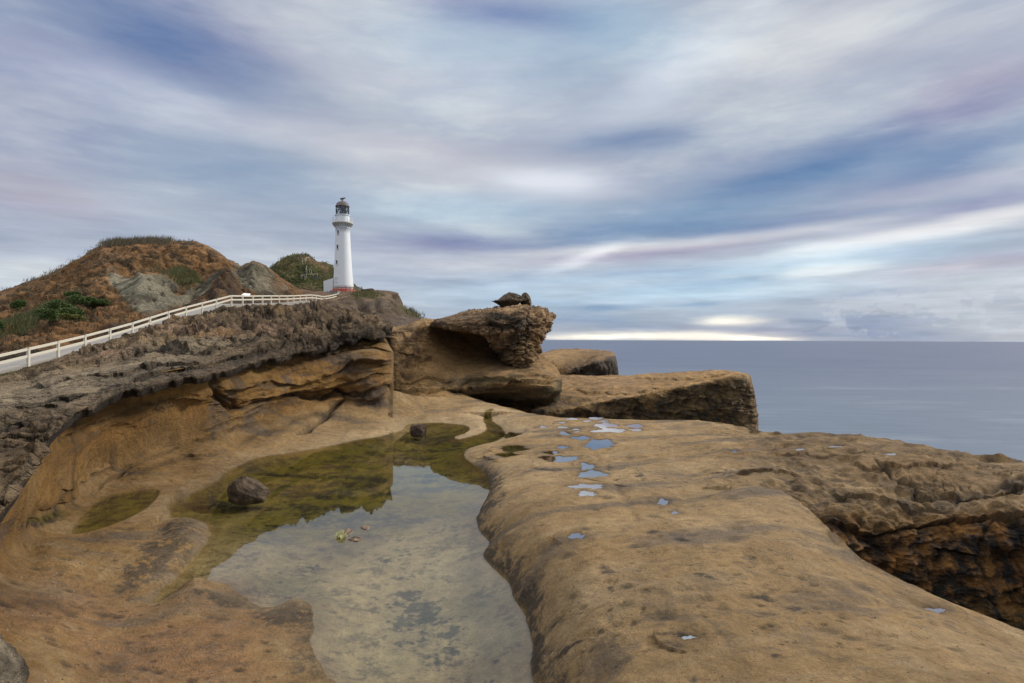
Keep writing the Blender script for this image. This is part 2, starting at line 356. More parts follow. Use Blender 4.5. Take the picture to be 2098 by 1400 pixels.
M['outcrop'] = rock_mat('honeycomb rock', 0.5, 0.7, 0.5, 0.34, crack=0.25, strata=0.45)
M['hill'] = rock_mat('earth bank', 1.6, 1.0, 0.75, 0.36)
M['boulder'] = rock_mat('boulder rock', 0.15, 0.8, 0.5, 0.45, crack=0.3)
M['white'] = paint('white wall paint', (0.64, 0.68, 0.72), 0.55, 0.05, 0.6, stain=(0.62, 0.62, 0.58))
M['red'] = paint('red band paint', (0.55, 0.09, 0.05), 0.6, 0.1)
M['rail'] = paint('weathered white timber', (0.54, 0.52, 0.45), 0.75, 0.12, 5.0, stain=(0.50, 0.48, 0.38))
M['stair'] = paint('silvered timber', (.36, .34, .27), .8, .2)
M['greyrail'] = paint('grey timber', (0.13, 0.13, 0.14), 0.75, 0.2)
M['dome'] = paint('bronze dome metal', (0.075, 0.062, 0.065), 0.5, 0.2, 2.0)
M['dark'] = paint('dark metal', (0.03, 0.033, 0.036), 0.5)
M['soffit'] = paint('weathered gallery soffit', (0.46, 0.45, 0.40), 0.7, 0.2)
M['concrete'] = paint('pale concrete', (0.25, 0.24, 0.225), 0.8, 0.12, 2.0)
M['glassd'] = paint('dark window glass', (0.05, 0.06, 0.07), 0.1)
M['lens'] = paint('green lens glass', (0.04, 0.07, 0.055), 0.12)
M['skin'] = paint('skin', (0.45, 0.28, 0.2)); M['clothd'] = paint('dark cloth', (0.02, 0.02, 0.025), 0.9); M['clothw'] = paint('white cloth', (0.75, 0.75, 0.76), 0.9)
M['pool'] = water_mat('pool water', (0.98, 0.96, 0.86), 1.95, 0.012, 3.0)
M['puddle'] = water_mat('puddle water', (0.9, 0.9, 0.88), 2.4, 0.01, 6.0, base=0.6)
# ------------------------------------------------------------------ outlines read off the site
POOL = [(838,869),(822,882),(782,894),(737,901),(690,911),(640,921),(590,929),(548,935),(512,944),(470,964),(446,984),(420,1000),(382,1017),(352,1030),(341,1048),(350,1061),(372,1062),(400,1064),(424,1078),(429,1100),(414,1120),(396,1141),(372,1168),(352,1190),(326,1213),(314,1238),(345,1222),(372,1204),(405,1196),(440,1196),(474,1204),(508,1229),(540,1243),(570,1241),(600,1228),(622,1232),(640,1252),(646,1278),(640,1310),(652,1350),(690,1395),(720,1450),(760,1560),(1120,1560),(1105,1440),(1090,1385),(1092,1330),(1085,1280),(1074,1248),(1048,1220),(1036,1182),(1008,1160),(990,1140),(1002,1112),(984,1085),(980,1052),(1000,1012),(1002,982),(988,963),(962,948),(949,930),(964,918),(1000,909),(1030,900),(1033,884),(1018,870),(1006,858),(1012,849),(998,850),(990,860),(996,872),(992,885),(972,893),(940,900),(930,895),(952,889),(962,880),(950,871),(920,868),(890,866)]
PUDDLES = [  # cx, cy, half width, half height, seed
 (1145,940,32,6.5),(1210,973,26,7),(1202,957,13,6),(1201,998,28,5),(1203,1012,17,5),(1229,912,27,8.5),(1189,898,18,3.5),(1158,888,12,3),
 (1251,882,32,4.2),(1240,872,18,4.5),(1303,881,11,3),(1302,873,15,3),(1153,876,9,2.2),(1180,880,7,1.6),(1181,885,7,1.4),(1113,875,8,1.8),(1170,859,12,2),
 (1203,863,9,2),(1222,858,14,2.2),(1236,863,8,2),(1150,866,6,1.8),(1152,917,9,3.2),(1130,928,13,3.4),(1358,1029,9,6),(1383,1051,7,3.5),(1181,1099,14,5),
 (1640,921,9,2),(1825,931,12,2),(1505,925,5,2),(1715,915,14,1.6),(1408,1306,14,4),(1912,1251,22,5)]
DARKPUD = [(1053,919,26,5.5),(1040,932,20,4),(1047,892,22,5)]
SHALLOW = [(148,1094),(168,1058),(200,1026),(250,1010),(322,1004),(318,1024),(292,1046),(255,1066),(205,1084)]
SHALLOW2 = [(58,1072),(84,1052),(128,1034),(132,1042),(112,1060)]
# ================================================================== SHORE: floor, pool basin, dome, plateau, pit wall
def zc(px, py, z): return (px, py, DZ(px, py, z))
c1 = [zc(*a) for a in [(700,1000,0),(700,1250,0),(900,1400,0),(850,910,0),(1000,1300,0),(600,1100,0),(600,925,.06),(440,962,.16),(300,1012,.16),(330,1082,.12),(380,1085,.26),(405,1100,.24),(330,1150,.24),(250,1180,.18),(150,1250,.28),(60,1300,.5),
 (300,1350,.12),(500,1350,.08),(560,1262,.05),(100,1400,.42),(-200,1400,.9),(500,1800,.1),(-300,1800,.8),(1100,1800,.3),(1800,1800,.8),(2400,1800,.6),
 (1050,935,.25),(1100,900,.22),(1150,872,.22),(1100,1000,.42),(1200,1000,.42),(1350,960,.42),(1300,900,.28),(1340,868,.2),(1500,900,.33),(1500,876,.28),(1480,950,.45),(1430,985,.38),(1100,1200,.48),(1250,1200,.62),(1500,1100,.64),(1540,1000,.6),(1460,1010,.5),
 (1250,1400,.6),(1700,1400,.75),(1500,1300,.7),(1640,1040,.55),(1700,1110,.52),(1780,1200,.48),(1900,1275,.5),(2098,1355,.5),(1850,1198,.22),(1950,1240,.18),(2098,1305,.1),(2300,1400,.1),(2300,1460,.5),
 (760,870,.15),(840,850,.2),(900,840,.2),(960,832,.25),(1000,842,.2),(1060,850,.2),(900,815,.4),(230,1100,.2),(150,1060,.22),(250,1028,.18),(90,1090,.3),(100,1130,.38),(420,1030,.0)]]
c1 += [(-400,1250,4.4),(-200,1150,5.0),(0,1060,6.3),(0,1180,5.9),(50,990,7.0),(60,1120,7.3),(110,895,8.6),(100,1040,8.7),(160,860,9.7),(160,980,10.0),(240,805,11.0),(240,900,11.5),(240,975,11.4),(370,775,13.0),(370,860,13.8),(370,928,13.4),
 (440,765,14.2),(440,850,15.0),(440,905,14.3),(520,742,16.5),(520,830,17.0),(520,895,15.8),(600,730,18.3),(600,820,18.7),(600,868,17.6),(690,700,20.5),(690,800,20.3),(690,845,19.9),(760,690,21.5),(760,800,20.9),(760,832,21.2),(792,690,21.8),(792,808,21.5)]
w1f = tps(c1)
c3 = [zc(*a) for a in [(1340,865,.2),(1430,863,.25),(1550,886,.3),(1690,889,.45),(1850,905,.5),(1950,925,.5),(2098,945,.5),(2300,985,.5),(2600,1040,.5),(1700,960,.42),(1820,950,.5),(1900,975,.5),(2098,1000,.5),(2300,1040,.5),(1500,950,.45),(1550,1000,.42),(1400,960,.42),(1480,1000,.4)]]
c3 += [(1650,1060,9.0),(1700,1075,8.6),(1800,1060,8.9),(1900,1055,9.1),(2000,1040,9.3),(2098,1035,9.0),(2098,1290,8.7),(1980,1240,8.7),(1900,1230,8.7),(1750,1150,8.5),(2098,1160,8.8),(1900,1150,8.8),(1900,1400,8.4),(2098,1500,8.3),(1700,1250,8.3),(2300,1080,8.8),(2300,1350,8.4),(2600,1150,8.6),(2600,1500,8.2),(1560,1120,9.3)]
w3f = tps(c3)
cols = np.concatenate([np.linspace(-700, -60, 130, endpoint=False), np.linspace(-60, 2160, 1120, endpoint=False), np.linspace(2160, 2700, 90)])
E = np.interp(cols, [-700,700,760,800,960,1100,1300,1480,1540,1600,1640,1680,1720,1770,1850,1950,2098,2300,2700], [1120,1010,960,930,930,960,1000,1000,995,1004,1029,1068,1108,1152,1190,1235,1292,1370,1500])
E = np.interp(cols, cols, np.convolve(np.pad(E, 6, mode='edge'), np.ones(13)/13, 'valid'))
S = np.interp(cols, [-700,-100,0,40,85,100,150,240,300,370,440,520,600,690,740,780,796,806,850,900,950,1000,1050,1090,1150,1340,1430,1500,1550,1620,1690,1750,1850,1950,2098,2300,2700],
              [1420,1095,1020,965,895,862,825,785,768,756,748,732,716,694,688,690,705,800,812,814,810,826,838,848,856,862,861,871,885,890,888,890,905,924,945,985,1070])
n1r, nfr, n3r = 520, 26, 420
ypow = np.linspace(0, 1, n1r)**0.9
PX1 = np.broadcast_to(cols, (n1r, len(cols))); PY1 = 1750+(E-1750)*ypow[:, None]
kf = sst(1480, 1640, cols)
W0 = E+kf*170
PX3 = np.broadcast_to(cols, (n3r, len(cols))); PY3 = W0+(S-W0)*np.linspace(0, 1, n3r)[:, None]
wA = w1f(PX1, PY1)
wB = lerp1 = None
mixk = sst(1400, 1540, PX3)
wB = w1f(PX3, PY3)*(1-mixk)+w3f(PX3, PY3)*mixk
# bulging strata on the wall near the corner, the crevice, and the lobes
XA = P(PX1, PY1, 1/wA); XB = P(PX3, PY3, 1/wB)
tf = np.linspace(0, 1, nfr+2)[1:-1][:, None, None]
XF = XA[-1][None]*(1-tf)+XB[0][None]*tf
XF[..., 2] -= (np.sin(np.pi*tf[..., 0])**0.6)*1.6*kf[None]
dback = np.stack([XB[-1]]*8); kb = np.arange(1, 9)[:, None]
outw = XB[-1]-CAM; outw[:, 2] = 0; outw /= np.linalg.norm(outw, axis=1)[:, None]
dback = dback+outw[None]*(0.25*kb**0.9)[..., None]; dback[..., 2] -= 0.09*kb**2.2
X = np.concatenate([XA, XF, XB, dback]); PXA, PYA, DA = proj(X)
seg = np.concatenate([np.full(n1r, 1), np.full(nfr, 2), np.full(n3r, 3), np.full(8, 4)])[:, None]*np.ones(len(cols))
pool_w = PZ(np.array([p[0] for p in POOL], float), np.array([p[1] for p in POOL], float), 0.0)[:, :2]
pool_s = smooth_poly(pool_w, 4)
_a = fbm(np.c_[pool_s, np.zeros(len(pool_s))], None, 0.5, 4, 0.6, seed=4); _b = fbm(np.c_[pool_s, np.zeros(len(pool_s))+9], None, 0.5, 4, 0.6, seed=9)
pool_s = pool_s+np.c_[_a, _b]*0.05
sd = np.full(X.shape[:2], 50.0, np.float32)
msk = (X[..., 1] < 32) & (X[..., 1] > 2) & (np.abs(X[..., 0]) < 9) & (seg < 4)
sd[msk] = poly_sd(X[..., 0][msk], X[..., 1][msk], pool_s)
right = sst(920, 1000, PXA)*sst(840, 930, PYA)
# --- displacement
DA = deff(X, DA)
N = blur(grid_normals(X), 6); N *= np.sign((N*(CAM-X)).sum(-1))[..., None]
wall3 = (seg == 3)*sst(1560, 1700, PXA)*sst(1030, 1075, PYA)
wall3 = np.where(seg == 2, kf[None]*np.ones(X.shape[:2]), wall3)
bowl = sst(820, 760, PXA)*sst(0.35, 0.9, X[..., 2])*(X[..., 1] > 0)
rough_r = (seg == 3)*sst(1380, 1620, PXA)*(1-wall3)
n_big = fbm(X, DA, 1.6, 4, 0.5, seed=1)
n_mid = fbm(X, DA, 0.35, 5, 0.6, seed=2)
n_rid = fbm(X, DA, 0.8, 6, 0.6, an=(1, 1, 1.8), seed=3, ridged=True)
strat = fbm(X+np.stack([n_big]*3, -1)*0.25, DA, 1.6, 6, 0.62, an=(0.35, 0.35, 2.6), seed=6, ridged=True)
XT = X@np.array([[1, 0, 0], [0, 1, 0], [-.22, -.10, 1]]).T
strat2 = fbm(XT, DA, 2.2, 5, 0.55, an=(0.25, 0.25, 1.6), seed=8, ridged=True)
smoothf = sst(0.0, 0.5, np.abs(sd))
rip = fbm(X@np.array([[.94,.34,0],[-.34,.94,0],[0,0,1]]).T, DA, 0.5, 5, .6, an=(.35, 1.5, 1), seed=35)
dsp = (0.045*n_big*smoothf+0.020*n_mid+0.036*rip)*(1-wall3)
dsp += bowl*(0.20*strat2+0.10*strat+.05*n_rid)*sst(0.25, 0.8, X[..., 2])*sst(30, 260, PXA)
dsp += rough_r*(0.10*n_rid+0.09*strat+0.03*n_mid)
wj, wr = worley(X[np.newaxis, seg[:, 0] > 0][0]+0.08*n_big[seg[:, 0] > 0][..., None], 0.7, (1, 1, .8), 3, .98)
jo = np.zeros(X.shape[:2], np.float32); jr = jo.copy(); jo[seg[:, 0] > 0] = sst(.14, 0, wj); jr[seg[:, 0] > 0] = wr
cj_, cr_ = worley(X[seg[:, 0] > 0], 0.15, (1, .8, .5), 5, .7); cob = jo*0; cobr = jo*0; cob[seg[:, 0] > 0] = sst(.22, 0, cj_); cobr[seg[:, 0] > 0] = cr_
cobm = (seg == 3)*np.clip(gblob(PXA, PYA, 1960, 990, 130, 20, -3)*1.6+gblob(PXA, PYA, 2060, 950, 110, 22, 8)*1.3, 0, 1)*sst(.0, .25, n_big+.35)
dsp += wall3*(0.14*strat+0.09*n_rid-0.05*jo+0.09*(jr-.5))
gro = fbm(X, DA, 0.9, 5, .6, an=(1.6, 1.6, .45), seed=33, ridged=True)
dsp += wall3*.09*gro
dsp += cobm*(0.04*cobr-0.05*cob)
# the bulging striped boss right of the vertical seam, overhanging its foot
boss = (gblob(PXA, PYA, 560, 790, 150, 46, -14)+gblob(PXA, PYA, 720, 755, 90, 48, -10))*sst(700, 735, PYA+.12*(PXA-740))
dsp += (seg == 3)*0.38*np.clip(boss, 0, 1)*sst(820, 790, PXA)
ln = lambda pts, w: np.sqrt(np.minimum.reduce([((PXA-x0-np.clip(((PXA-x0)*(x1-x0)+(PYA-y0)*(y1-y0))/((x1-x0)**2+(y1-y0)**2), 0, 1)*(x1-x0))**2+(PYA-y0-np.clip(((PXA-x0)*(x1-x0)+(PYA-y0)*(y1-y0))/((x1-x0)**2+(y1-y0)**2), 0, 1)*(y1-y0))**2) for (x0, y0), (x1, y1) in zip(pts[:-1], pts[1:])]))/w
def ln2(pts, w):
    x_, y_ = PXA+wob, PYA+wob[::-1]*0+6*gnoise(PXA/22, PYA/22, PXA*0+5, 79); best = np.full(PXA.shape, 1e9)
    for (x0, y0), (x1, y1) in zip(pts[:-1], pts[1:]):
        t_ = np.clip(((x_-x0)*(x1-x0)+(y_-y0)*(y1-y0))/((x1-x0)**2+(y1-y0)**2), 0, 1); best = np.minimum(best, (x_-x0-t_*(x1-x0))**2+(y_-y0-t_*(y1-y0))**2)
    return np.sqrt(best)/w
def crack(pts, w, d, smask=None):
    global dsp
    pts = [(x_, y_) for x_, y_ in pts]
    k = np.exp(-ln2(pts, w)**2)*(seg >= 1)
    if smask is not None: k = k*smask
    dsp = dsp-d*k; return k
wob = 9*gnoise(PXA/28, PYA/28, PXA*0, 77)+4*gnoise(PXA/9, PYA/9, PXA*0, 78)
jx = gnoise(X[..., 0]*2, X[..., 1]*2, X[..., 2]*4, 31)
k_seam = crack([(430,765),(424,800),(440,815),(465,840)], 5, 0.22)+crack([(436,765),(432,798),(452,812),(475,833)], 3, 0.1)
k_under = crack([(465,838),(520,820),(575,805),(610,815),(640,820),(690,800)], 6, 0.20)+crack([(690,800),(720,812),(760,800),(800,792)], 4, 0.12)
k_curve = crack([(612,887),(640,872),(670,855),(695,830),(702,810)], 4, 0.22)
k_left = crack([(240,925),(330,888),(372,880)], 4, 0.05)+crack([(140,985),(210,935),(300,905)], 3, 0.04)
k_r = crack([(1790,950),(1830,975),(1870,1000),(1905,1040),(1960,1060)], 3.5, 0.12, seg == 3)+crack([(1870,1018),(1960,1022),(2040,1000),(2110,985)], 4, 0.08, seg == 3)
k_d = crack([(1500,1000),(1440,1005),(1370,1040),(1300,1050)], 9, 0.03)
def shelf(a_, b_, pts, h, up=14, dn=6, sd_=0):
    x_ = [p[0] for p in pts]; yl = np.interp(a_, x_, [p[1] for p in pts])+6*gnoise(a_/38, a_*0+sd_, a_*0, 88)+3*gnoise(a_/12, a_*0+sd_, a_*0, 89)
    m_ = sst(x_[0]-5, x_[0]+25, a_)*sst(x_[-1]+5, x_[-1]-25, a_)*(.55+.9*np.abs(gnoise(a_/45, a_*0+sd_, a_*0, 90))); dy = b_-yl
    return m_*h*np.where(dy < 0, np.exp(dy/up), -1.2*np.exp(-np.maximum(dy, 0)/dn)), m_*np.exp(-((dy-dn*.5)/(dn*.6+1))**2)
k_s = 0
for i_, (pt_, h_) in enumerate([([(440,795),(520,775),(600,778),(690,748),(800,738)], .11), ([(470,818),(560,800),(630,803),(720,775),(800,762)], .08), ([(640,768),(720,742),(800,748)], .10), ([(670,728),(740,718),(800,724)], .10), ([(560,742),(650,730),(760,700)], .07), ([(690,805),(760,792),(800,778)], .09),
        ([(120,975),(240,905),(330,882),(430,850)], .05), ([(180,1005),(300,938),(400,897),(470,880),(570,862)], .06), ([(330,915),(460,866),(540,845)], .06), ([(250,840),(330,820),(420,800)], .06), ([(120,900),(200,860),(300,830)], .05), ([(480,905),(600,862),(700,838)], .05), ([(80,1030),(160,975),(250,950)], .05), ([(250,975),(370,935),(480,915)], .035)]):
    q1, q2 = shelf(PXA, PYA, pt_, h_, sd_=i_*3.3); ok_ = (seg == 3) | (PXA < 700); ok_ = ok_*sst(800, 768, PXA); dsp += q1*ok_; k_s = np.maximum(k_s, q2*ok_)
for i_, (pt_, h_) in enumerate([([(1690,1075),(1800,1095),(1900,1070),(2000,1065),(2130,1045)], .12), ([(1700,1010),(1800,1020),(1880,1050)], .06), ([(1740,960),(1860,965),(1990,950)], .05), ([(1600,935),(1700,940),(1800,925)], .04), ([(1900,1120),(2000,1135),(2130,1120)], .08), ([(1500,975),(1570,965),(1650,985)], .05), ([(1900,1005),(2000,1020),(2130,985)], .07)]):
    q1, q2 = shelf(PXA, PYA, pt_, h_, 16, 5, sd_=50+i_*3.3); dsp += q1*(seg == 3)*(PXA > 1480); k_s = np.maximum(k_s, q2*(seg == 3)*(PXA > 1480))
k_h = crack([(1095,1250),(1180,1215),(1260,1190)], 4, .02)+crack([(1110,1330),(1180,1290),(1300,1268)], 4, .02)+crack([(60,1200),(180,1180),(260,1120)], 4, .02)
k_g = crack([(1205,905),(1240,960),(1275,1015),(1300,1060)], 8, 0.025)
# cobbled cell pattern on the far right slab
X = X+N*dsp[..., None]
r_ = np.random.default_rng(77); sel = (seg != 2) & (PYA > 850) & (PYA < 1500) & (PXA > -60) & (PXA < 2160) & (wall3 < .1)
FI = np.flatnonzero(sel); Xf = X.reshape(-1, 3)[FI]; o_ = np.argsort(Xf[:, 1]); FI = FI[o_]; Xf = Xf[o_]; pit = np.zeros(X.shape[0]*X.shape[1], np.float32)
for q_ in range(1300):
    px0 = r_.uniform(0, 2098) if q_ % 4 else r_.uniform(100, 1000); py0 = 880+520*r_.random()**1.1; c_ = PZ(np.array(px0), np.array(py0), .45); rd = .009+.060*r_.random()**4+.0035*c_[1]*.4
    i0, i1 = np.searchsorted(Xf[:, 1], (c_[1]-rd*2.4, c_[1]+rd*2.4)); xs_ = Xf[i0:i1]
    g_ = np.exp(-(((xs_[:, 0]-c_[0])/(rd*(1+r_.random())))**2+((xs_[:, 1]-c_[1])/rd)**2)**1.3); pit[FI[i0:i1]] = np.maximum(pit[FI[i0:i1]], g_*r_.uniform(.3, 1))
pit = pit.reshape(X.shape[:2]); X[..., 2] -= pit*.022*(sd > .03)
# --- pool basin and banks
lam = 0.55-0.33*right
lam = lam-0.45*np.clip(gblob(PXA, PYA, 400, 1120, 70, 90)+.9*gblob(PXA, PYA, 590, 1255, 70, 40), 0, 1)
bank = 1-np.exp(-np.maximum(sd, 0)/lam)
zin = -(0.015+0.24*(1-np.exp(np.minimum(sd, 0)/0.6)))+0.012*n_mid
# near sandy shoal on the left front
shoal = gblob(PXA, PYA, 480, 1175, 90, 60)+gblob(PXA, PYA, 500, 1120, 80, 40)
zin = zin*(1-0.75*np.clip(shoal, 0, 1))
zz = np.where(sd > 0, 0.006+np.maximum(X[..., 2], 0.012)*bank+0.012*n_mid*np.exp(-sd/0.6)*0, zin)
near = (sd < 2.5) & (seg < 4) & (X[..., 2] < 1.2) & (PYA > 845)
kk = sst(2.5, 1.5, sd)
X[..., 2] = np.where(near, zz*kk+X[..., 2]*(1-kk), X[..., 2])
# --- puddles
waters = []
def world_poly(c, z, n=26, seed=0):
    cx, cy, rx, ry = c; a = np.linspace(0, 2*np.pi, n, endpoint=False)
    rr = 1+0.6*gnoise(np.cos(a)*1.6+seed*3.1, np.sin(a)*1.6, np.zeros(n)+seed)+0.22*gnoise(np.cos(a)*5+seed, np.sin(a)*5, np.zeros(n)+seed*2)
    return PZ(cx+rx*1.12*np.cos(a)*rr, cy+ry*1.12*np.sin(a)*rr, z)[:, :2]
def carve(poly, z, depth, ring=0.22, wide=1.0):
    x0, y0 = poly.min(0)-ring*2; x1, y1 = poly.max(0)+ring*2
    b = (X[..., 0] > x0) & (X[..., 0] < x1) & (X[..., 1] > y0) & (X[..., 1] < y1) & ((seg != 2) | (kf[None] < .01)) & (sd > .02) & (seg < 4) & (X[..., 2] > -0.2) & (X[..., 2] < 1.0)
    if not b.any(): return None
    s = poly_sd(X[..., 0][b], X[..., 1][b], poly)
    zt = X[..., 2][b]
    zo = np.where(s < 0, z-depth*(1-np.exp(s/0.05))-0.002, (z+0.006+0.12*s)*(1-sst(0, ring, s))+np.maximum(zt, z+0.006)*sst(0, ring, s))
    wz = sst(.8, .5, np.abs(zt-z)); X[..., 2][b] = np.where(s > ring, zt, zo*wz+zt*(1-wz))
    return b, s
def zat(px, py):
    m_ = (np.abs(PXA-px) < 6) & (np.abs(PYA-py) < 6) & (seg != 2) & (seg < 4)
    return float(np.median(X[..., 2][m_]))
olive = np.zeros(X.shape[:2], np.float32); wetring = np.zeros(X.shape[:2], np.float32)
for i, c in enumerate(PUDDLES+DARKPUD):
    z = min(zat(c[0]+q_*c[2]*.7, c[1]+r_*c[3]*.8) for q_, r_ in ((-1, 0), (1, 0), (0, 1), (0, 0)))-0.006; pl = world_poly(c, z, seed=i)
    r = carve(pl, z, 0.03 if i < len(PUDDLES) else 0.09, ring=0.18+0.1*(i >= len(PUDDLES)))
    if r is not None:
        wetring[r[0]] = np.maximum(wetring[r[0]], np.exp(-np.maximum(r[1], 0)/0.07)*(r[1] > -0.6))
        if i >= len(PUDDLES): olive[r[0]] = np.maximum(olive[r[0]], (r[1] < 0.0))
    waters.append((c, z, pl, i))
for pl_px in (SHALLOW,):
    z = zat(np.mean([p[0] for p in pl_px]), np.mean([p[1] for p in pl_px]))-0.02
    pl = smooth_poly(PZ(np.array([p[0] for p in pl_px], float), np.array([p[1] for p in pl_px], float), z)[:, :2], 4)
    r = carve(pl, z, 0.04, ring=0.5)
    if r is not None: olive[r[0]] = np.maximum(olive[r[0]], sst(0.05, -0.1, r[1]))
    waters.append(((pl_px[0][0], pl_px[0][1], 60, 30), z, pl, 100+len(waters)))
GRIT = []
r_ = np.random.default_rng(5); kk_ = np.argwhere((seg == 1) & (PYA > 880) & (PYA < 1420) & (PXA > 0) & (PXA < 2098) & (sd > .06)); kk_ = kk_[r_.integers(0, len(kk_), 900)]
GRIT = X[kk_[:, 0], kk_[:, 1]].copy()
# --- colours of the rock (stains, crusts, algae, painted undercut shade)
sand = C(0.355, 0.232, 0.104); pale = C(0.46, 0.345, 0.205); orange = C(0.26, 0.14, 0.040); ochre = C(0.36, 0.21, 0.070); crust = C(0.060, 0.050, 0.042); alg = C(0.15, 0.125, 0.014); algd = C(0.018, 0.018, 0.005); silt = C(0.36, 0.295, 0.165); rust = C(0.31, 0.145, 0.038)
pink = C(0.34, 0.195, 0.10)
nA = fbm(X, None, 1.3, 5, 0.6, seed=21); nB = fbm(X, None, 0.3, 4, 0.6, seed=22); nD = fbm(X, None, .10, 3, .7, seed=29); nC = fbm(X, None, 3.0, 4, 0.55, an=(0.6, 1, 2), seed=23); nS = fbm(X, None, 1.0, 5, 0.6, an=(0.5, 0.5, 4), seed=24)
col = lerp(sand[None, None], pale[None, None], np.clip(0.30+0.9*nC, 0, 1)*0.45)
leftk = sst(760, 420, PXA)
flr = sst(1120, 1250, PYA)*sst(900, 500, PXA)
col = lerp(col, lerp(ochre, orange, np.clip(0.5+1.2*nC+0.6*nS, 0, 1)), np.clip(bowl*1.2+leftk*0.55, 0, 1))
col = lerp(col, pink, np.clip(flr*(0.55+0.9*nA), 0, 0.75)*leftk)
col = lerp(col, crust*1.6, np.clip(sst(0.1, 0.5, nS)*bowl*0.55, 0, 1))
col = lerp(col, crust*2.2, np.clip(sst(0.18, 0.7, nA+0.5*nB+.6*nD)*0.45*(1-bowl), 0, 1))
col = lerp(col, pale, np.clip(sst(.1, .6, -nA+.5*nB+.4*nD)*.35*(1-bowl), 0, 1))
# dark crust
dk = gblob(PXA, PYA, 340, 1120, 110, 34, -35)*1.3+gblob(PXA, PYA, 390, 1090, 40, 40)*1.3+gblob(PXA, PYA, 470, 1215, 90, 16, 8)*1.2+gblob(PXA, PYA, 590, 1260, 60, 22)*1.4+gblob(PXA, PYA, 640, 1340, 50, 70, -20)*.9+gblob(PXA, PYA, 300, 1180, 70, 30, -40)*.6
dk += gblob(PXA, PYA, 500, 960, 40, 8, -10)*.4+gblob(PXA, PYA, 90, 1060, 60, 16, -20)*.8
dk *= (seg == 1) | (PYA > 950)
edge = (np.exp(-np.maximum(sd, 0)/0.10)+0.55*np.exp(-np.maximum(sd, 0)/0.30))*right*sst(925, 960, PYA)
spots = sum(gblob(PXA, PYA, *q)*1.1 for q in [(1240,1165,22,12,30),(1250,1200,25,14,20),(1410,1160,14,6,0),(1440,1180,30,6,15),(1560,1215,40,7,8),(1620,1240,28,6,8),(1150,1235,60,4,-18),(1190,1290,70,4,-15),(1360,1300,60,6,0),(1010,1000,30,30,0),(1340,1090,25,7,0),(1400,1110,22,4,5),(1530,1190,20,5,20),(1230,1045,30,8,0),(1490,970,40,12,-10),(1600,950,60,14,10),(1680,985,50,20,15),(1310,975,30,12,40),(1400,1385,60,10,0),(1600,1350,50,7,0),(1120,960,40,10,10)])
dk = np.clip(dk, 0, 1.3)+edge*0.95+spots*0.62
nF = fbm(X@np.array([[.94,.34,0],[-.34,.94,0],[0,0,1]]).T, None, 1.6, 6, .62, an=(.35, 1.6, 1.5), seed=36)
col = lerp(col, crust*2.4, np.clip(sst(.02, .5, nF)*.72, 0, 1)*(1-wall3))
col = lerp(col, pale*1.02, np.clip(sst(.10, .6, -nF)*.40, 0, 1)*(1-bowl*.6)*(1-wall3))
col = lerp(col, crust, np.clip(sst(0.34, 1.0, dk*np.clip(1+1.1*nB+0.6*nA+1.1*nD, 0, 3))*0.84, 0, 1))
col = lerp(col, crust*.9, np.clip(pit*.75*(sd > .03), 0, .8))
# damp dark brown of rough far shelf
col = lerp(col, C(0.15, 0.098, 0.05), np.clip(rough_r*(0.55+0.5*nA+0.6*nB), 0, 0.85))
col = lerp(col, crust, np.clip(cob*cobm*.8+rough_r*sst(.15, .6, nB-.5*n_rid)*.6, 0, .9))
col = lerp(col, C(0.27, 0.165, 0.07), np.clip((seg == 3)*gblob(PXA, PYA, 1840, 960, 170, 26, 8)*(0.7+nB), 0, 0.7))
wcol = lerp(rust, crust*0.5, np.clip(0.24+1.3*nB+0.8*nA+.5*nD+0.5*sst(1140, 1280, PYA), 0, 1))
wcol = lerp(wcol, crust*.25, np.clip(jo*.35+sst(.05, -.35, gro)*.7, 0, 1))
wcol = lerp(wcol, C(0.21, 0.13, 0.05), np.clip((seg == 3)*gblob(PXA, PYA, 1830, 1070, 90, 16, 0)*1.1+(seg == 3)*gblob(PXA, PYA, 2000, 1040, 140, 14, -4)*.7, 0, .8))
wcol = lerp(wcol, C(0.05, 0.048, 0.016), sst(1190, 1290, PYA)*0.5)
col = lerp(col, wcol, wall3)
# joints and cracks, plus undercut shade painted just below the rock steps
for k_, a_ in ((k_s, .55), (k_seam, .8), (k_under, .7), (k_curve, .6), (k_left, .3), (k_r, .75)): col = lerp(col, crust*0.6, np.clip(k_*a_, 0, .85))
# pale bleached margin at the head of the pool
pm = np.exp(-np.maximum(sd, 0)/0.5)*sst(960, 900, PYA)*(sd > -0.02)+gblob(PXA, PYA, 960, 865, 120, 16)*.8+gblob(PXA, PYA, 560, 945, 120, 8, -14)*.5
pm = pm+np.exp(-np.maximum(sd, 0)/0.16)*(1-right)*0.8*(sd > -0.03)
col = lerp(col, pale, np.clip(pm*(0.7+0.8*nB), 0, 0.85))
# pool bed
bed = lerp(alg, algd, np.clip(0.36+1.0*nB+.8*nD+1.2*fbm(X, None, 0.9, 4, .6, an=(0.6, 1.4, 1), seed=27), 0, 1))
frontk = sst(1010, 1110, PYA+60*nA)*(1-gblob(PXA, PYA, 560, 1060, 130, 50)*0.8)
frontk = np.clip(np.maximum(frontk, sst(1110, 1150, PYA)), 0, 1)
fb = lerp(silt, C(0.055, 0.055, 0.035), np.clip(sst(0.22, 0.6, nA*0.35+nB*0.8+.5*nD+0.50*gblob(PXA, PYA, 850, 1210, 55, 110, -20)+.4*gblob(PXA, PYA, 900, 1290, 40, 60, -30)-.15), 0, 1)*0.8)
nE = fbm(X, None, .45, 6, .75, an=(.8, 1.3, 1), seed=28)
fb = lerp(fb, fb*.34, np.clip(sst(.02, .5, nE+.4*nD), 0, 1)*.8)
fb = lerp(fb, C(.10, .105, .035), np.clip(sst(.1, .6, nA-.3*nE), 0, 1)*.45)
bed = lerp(bed, fb, frontk)
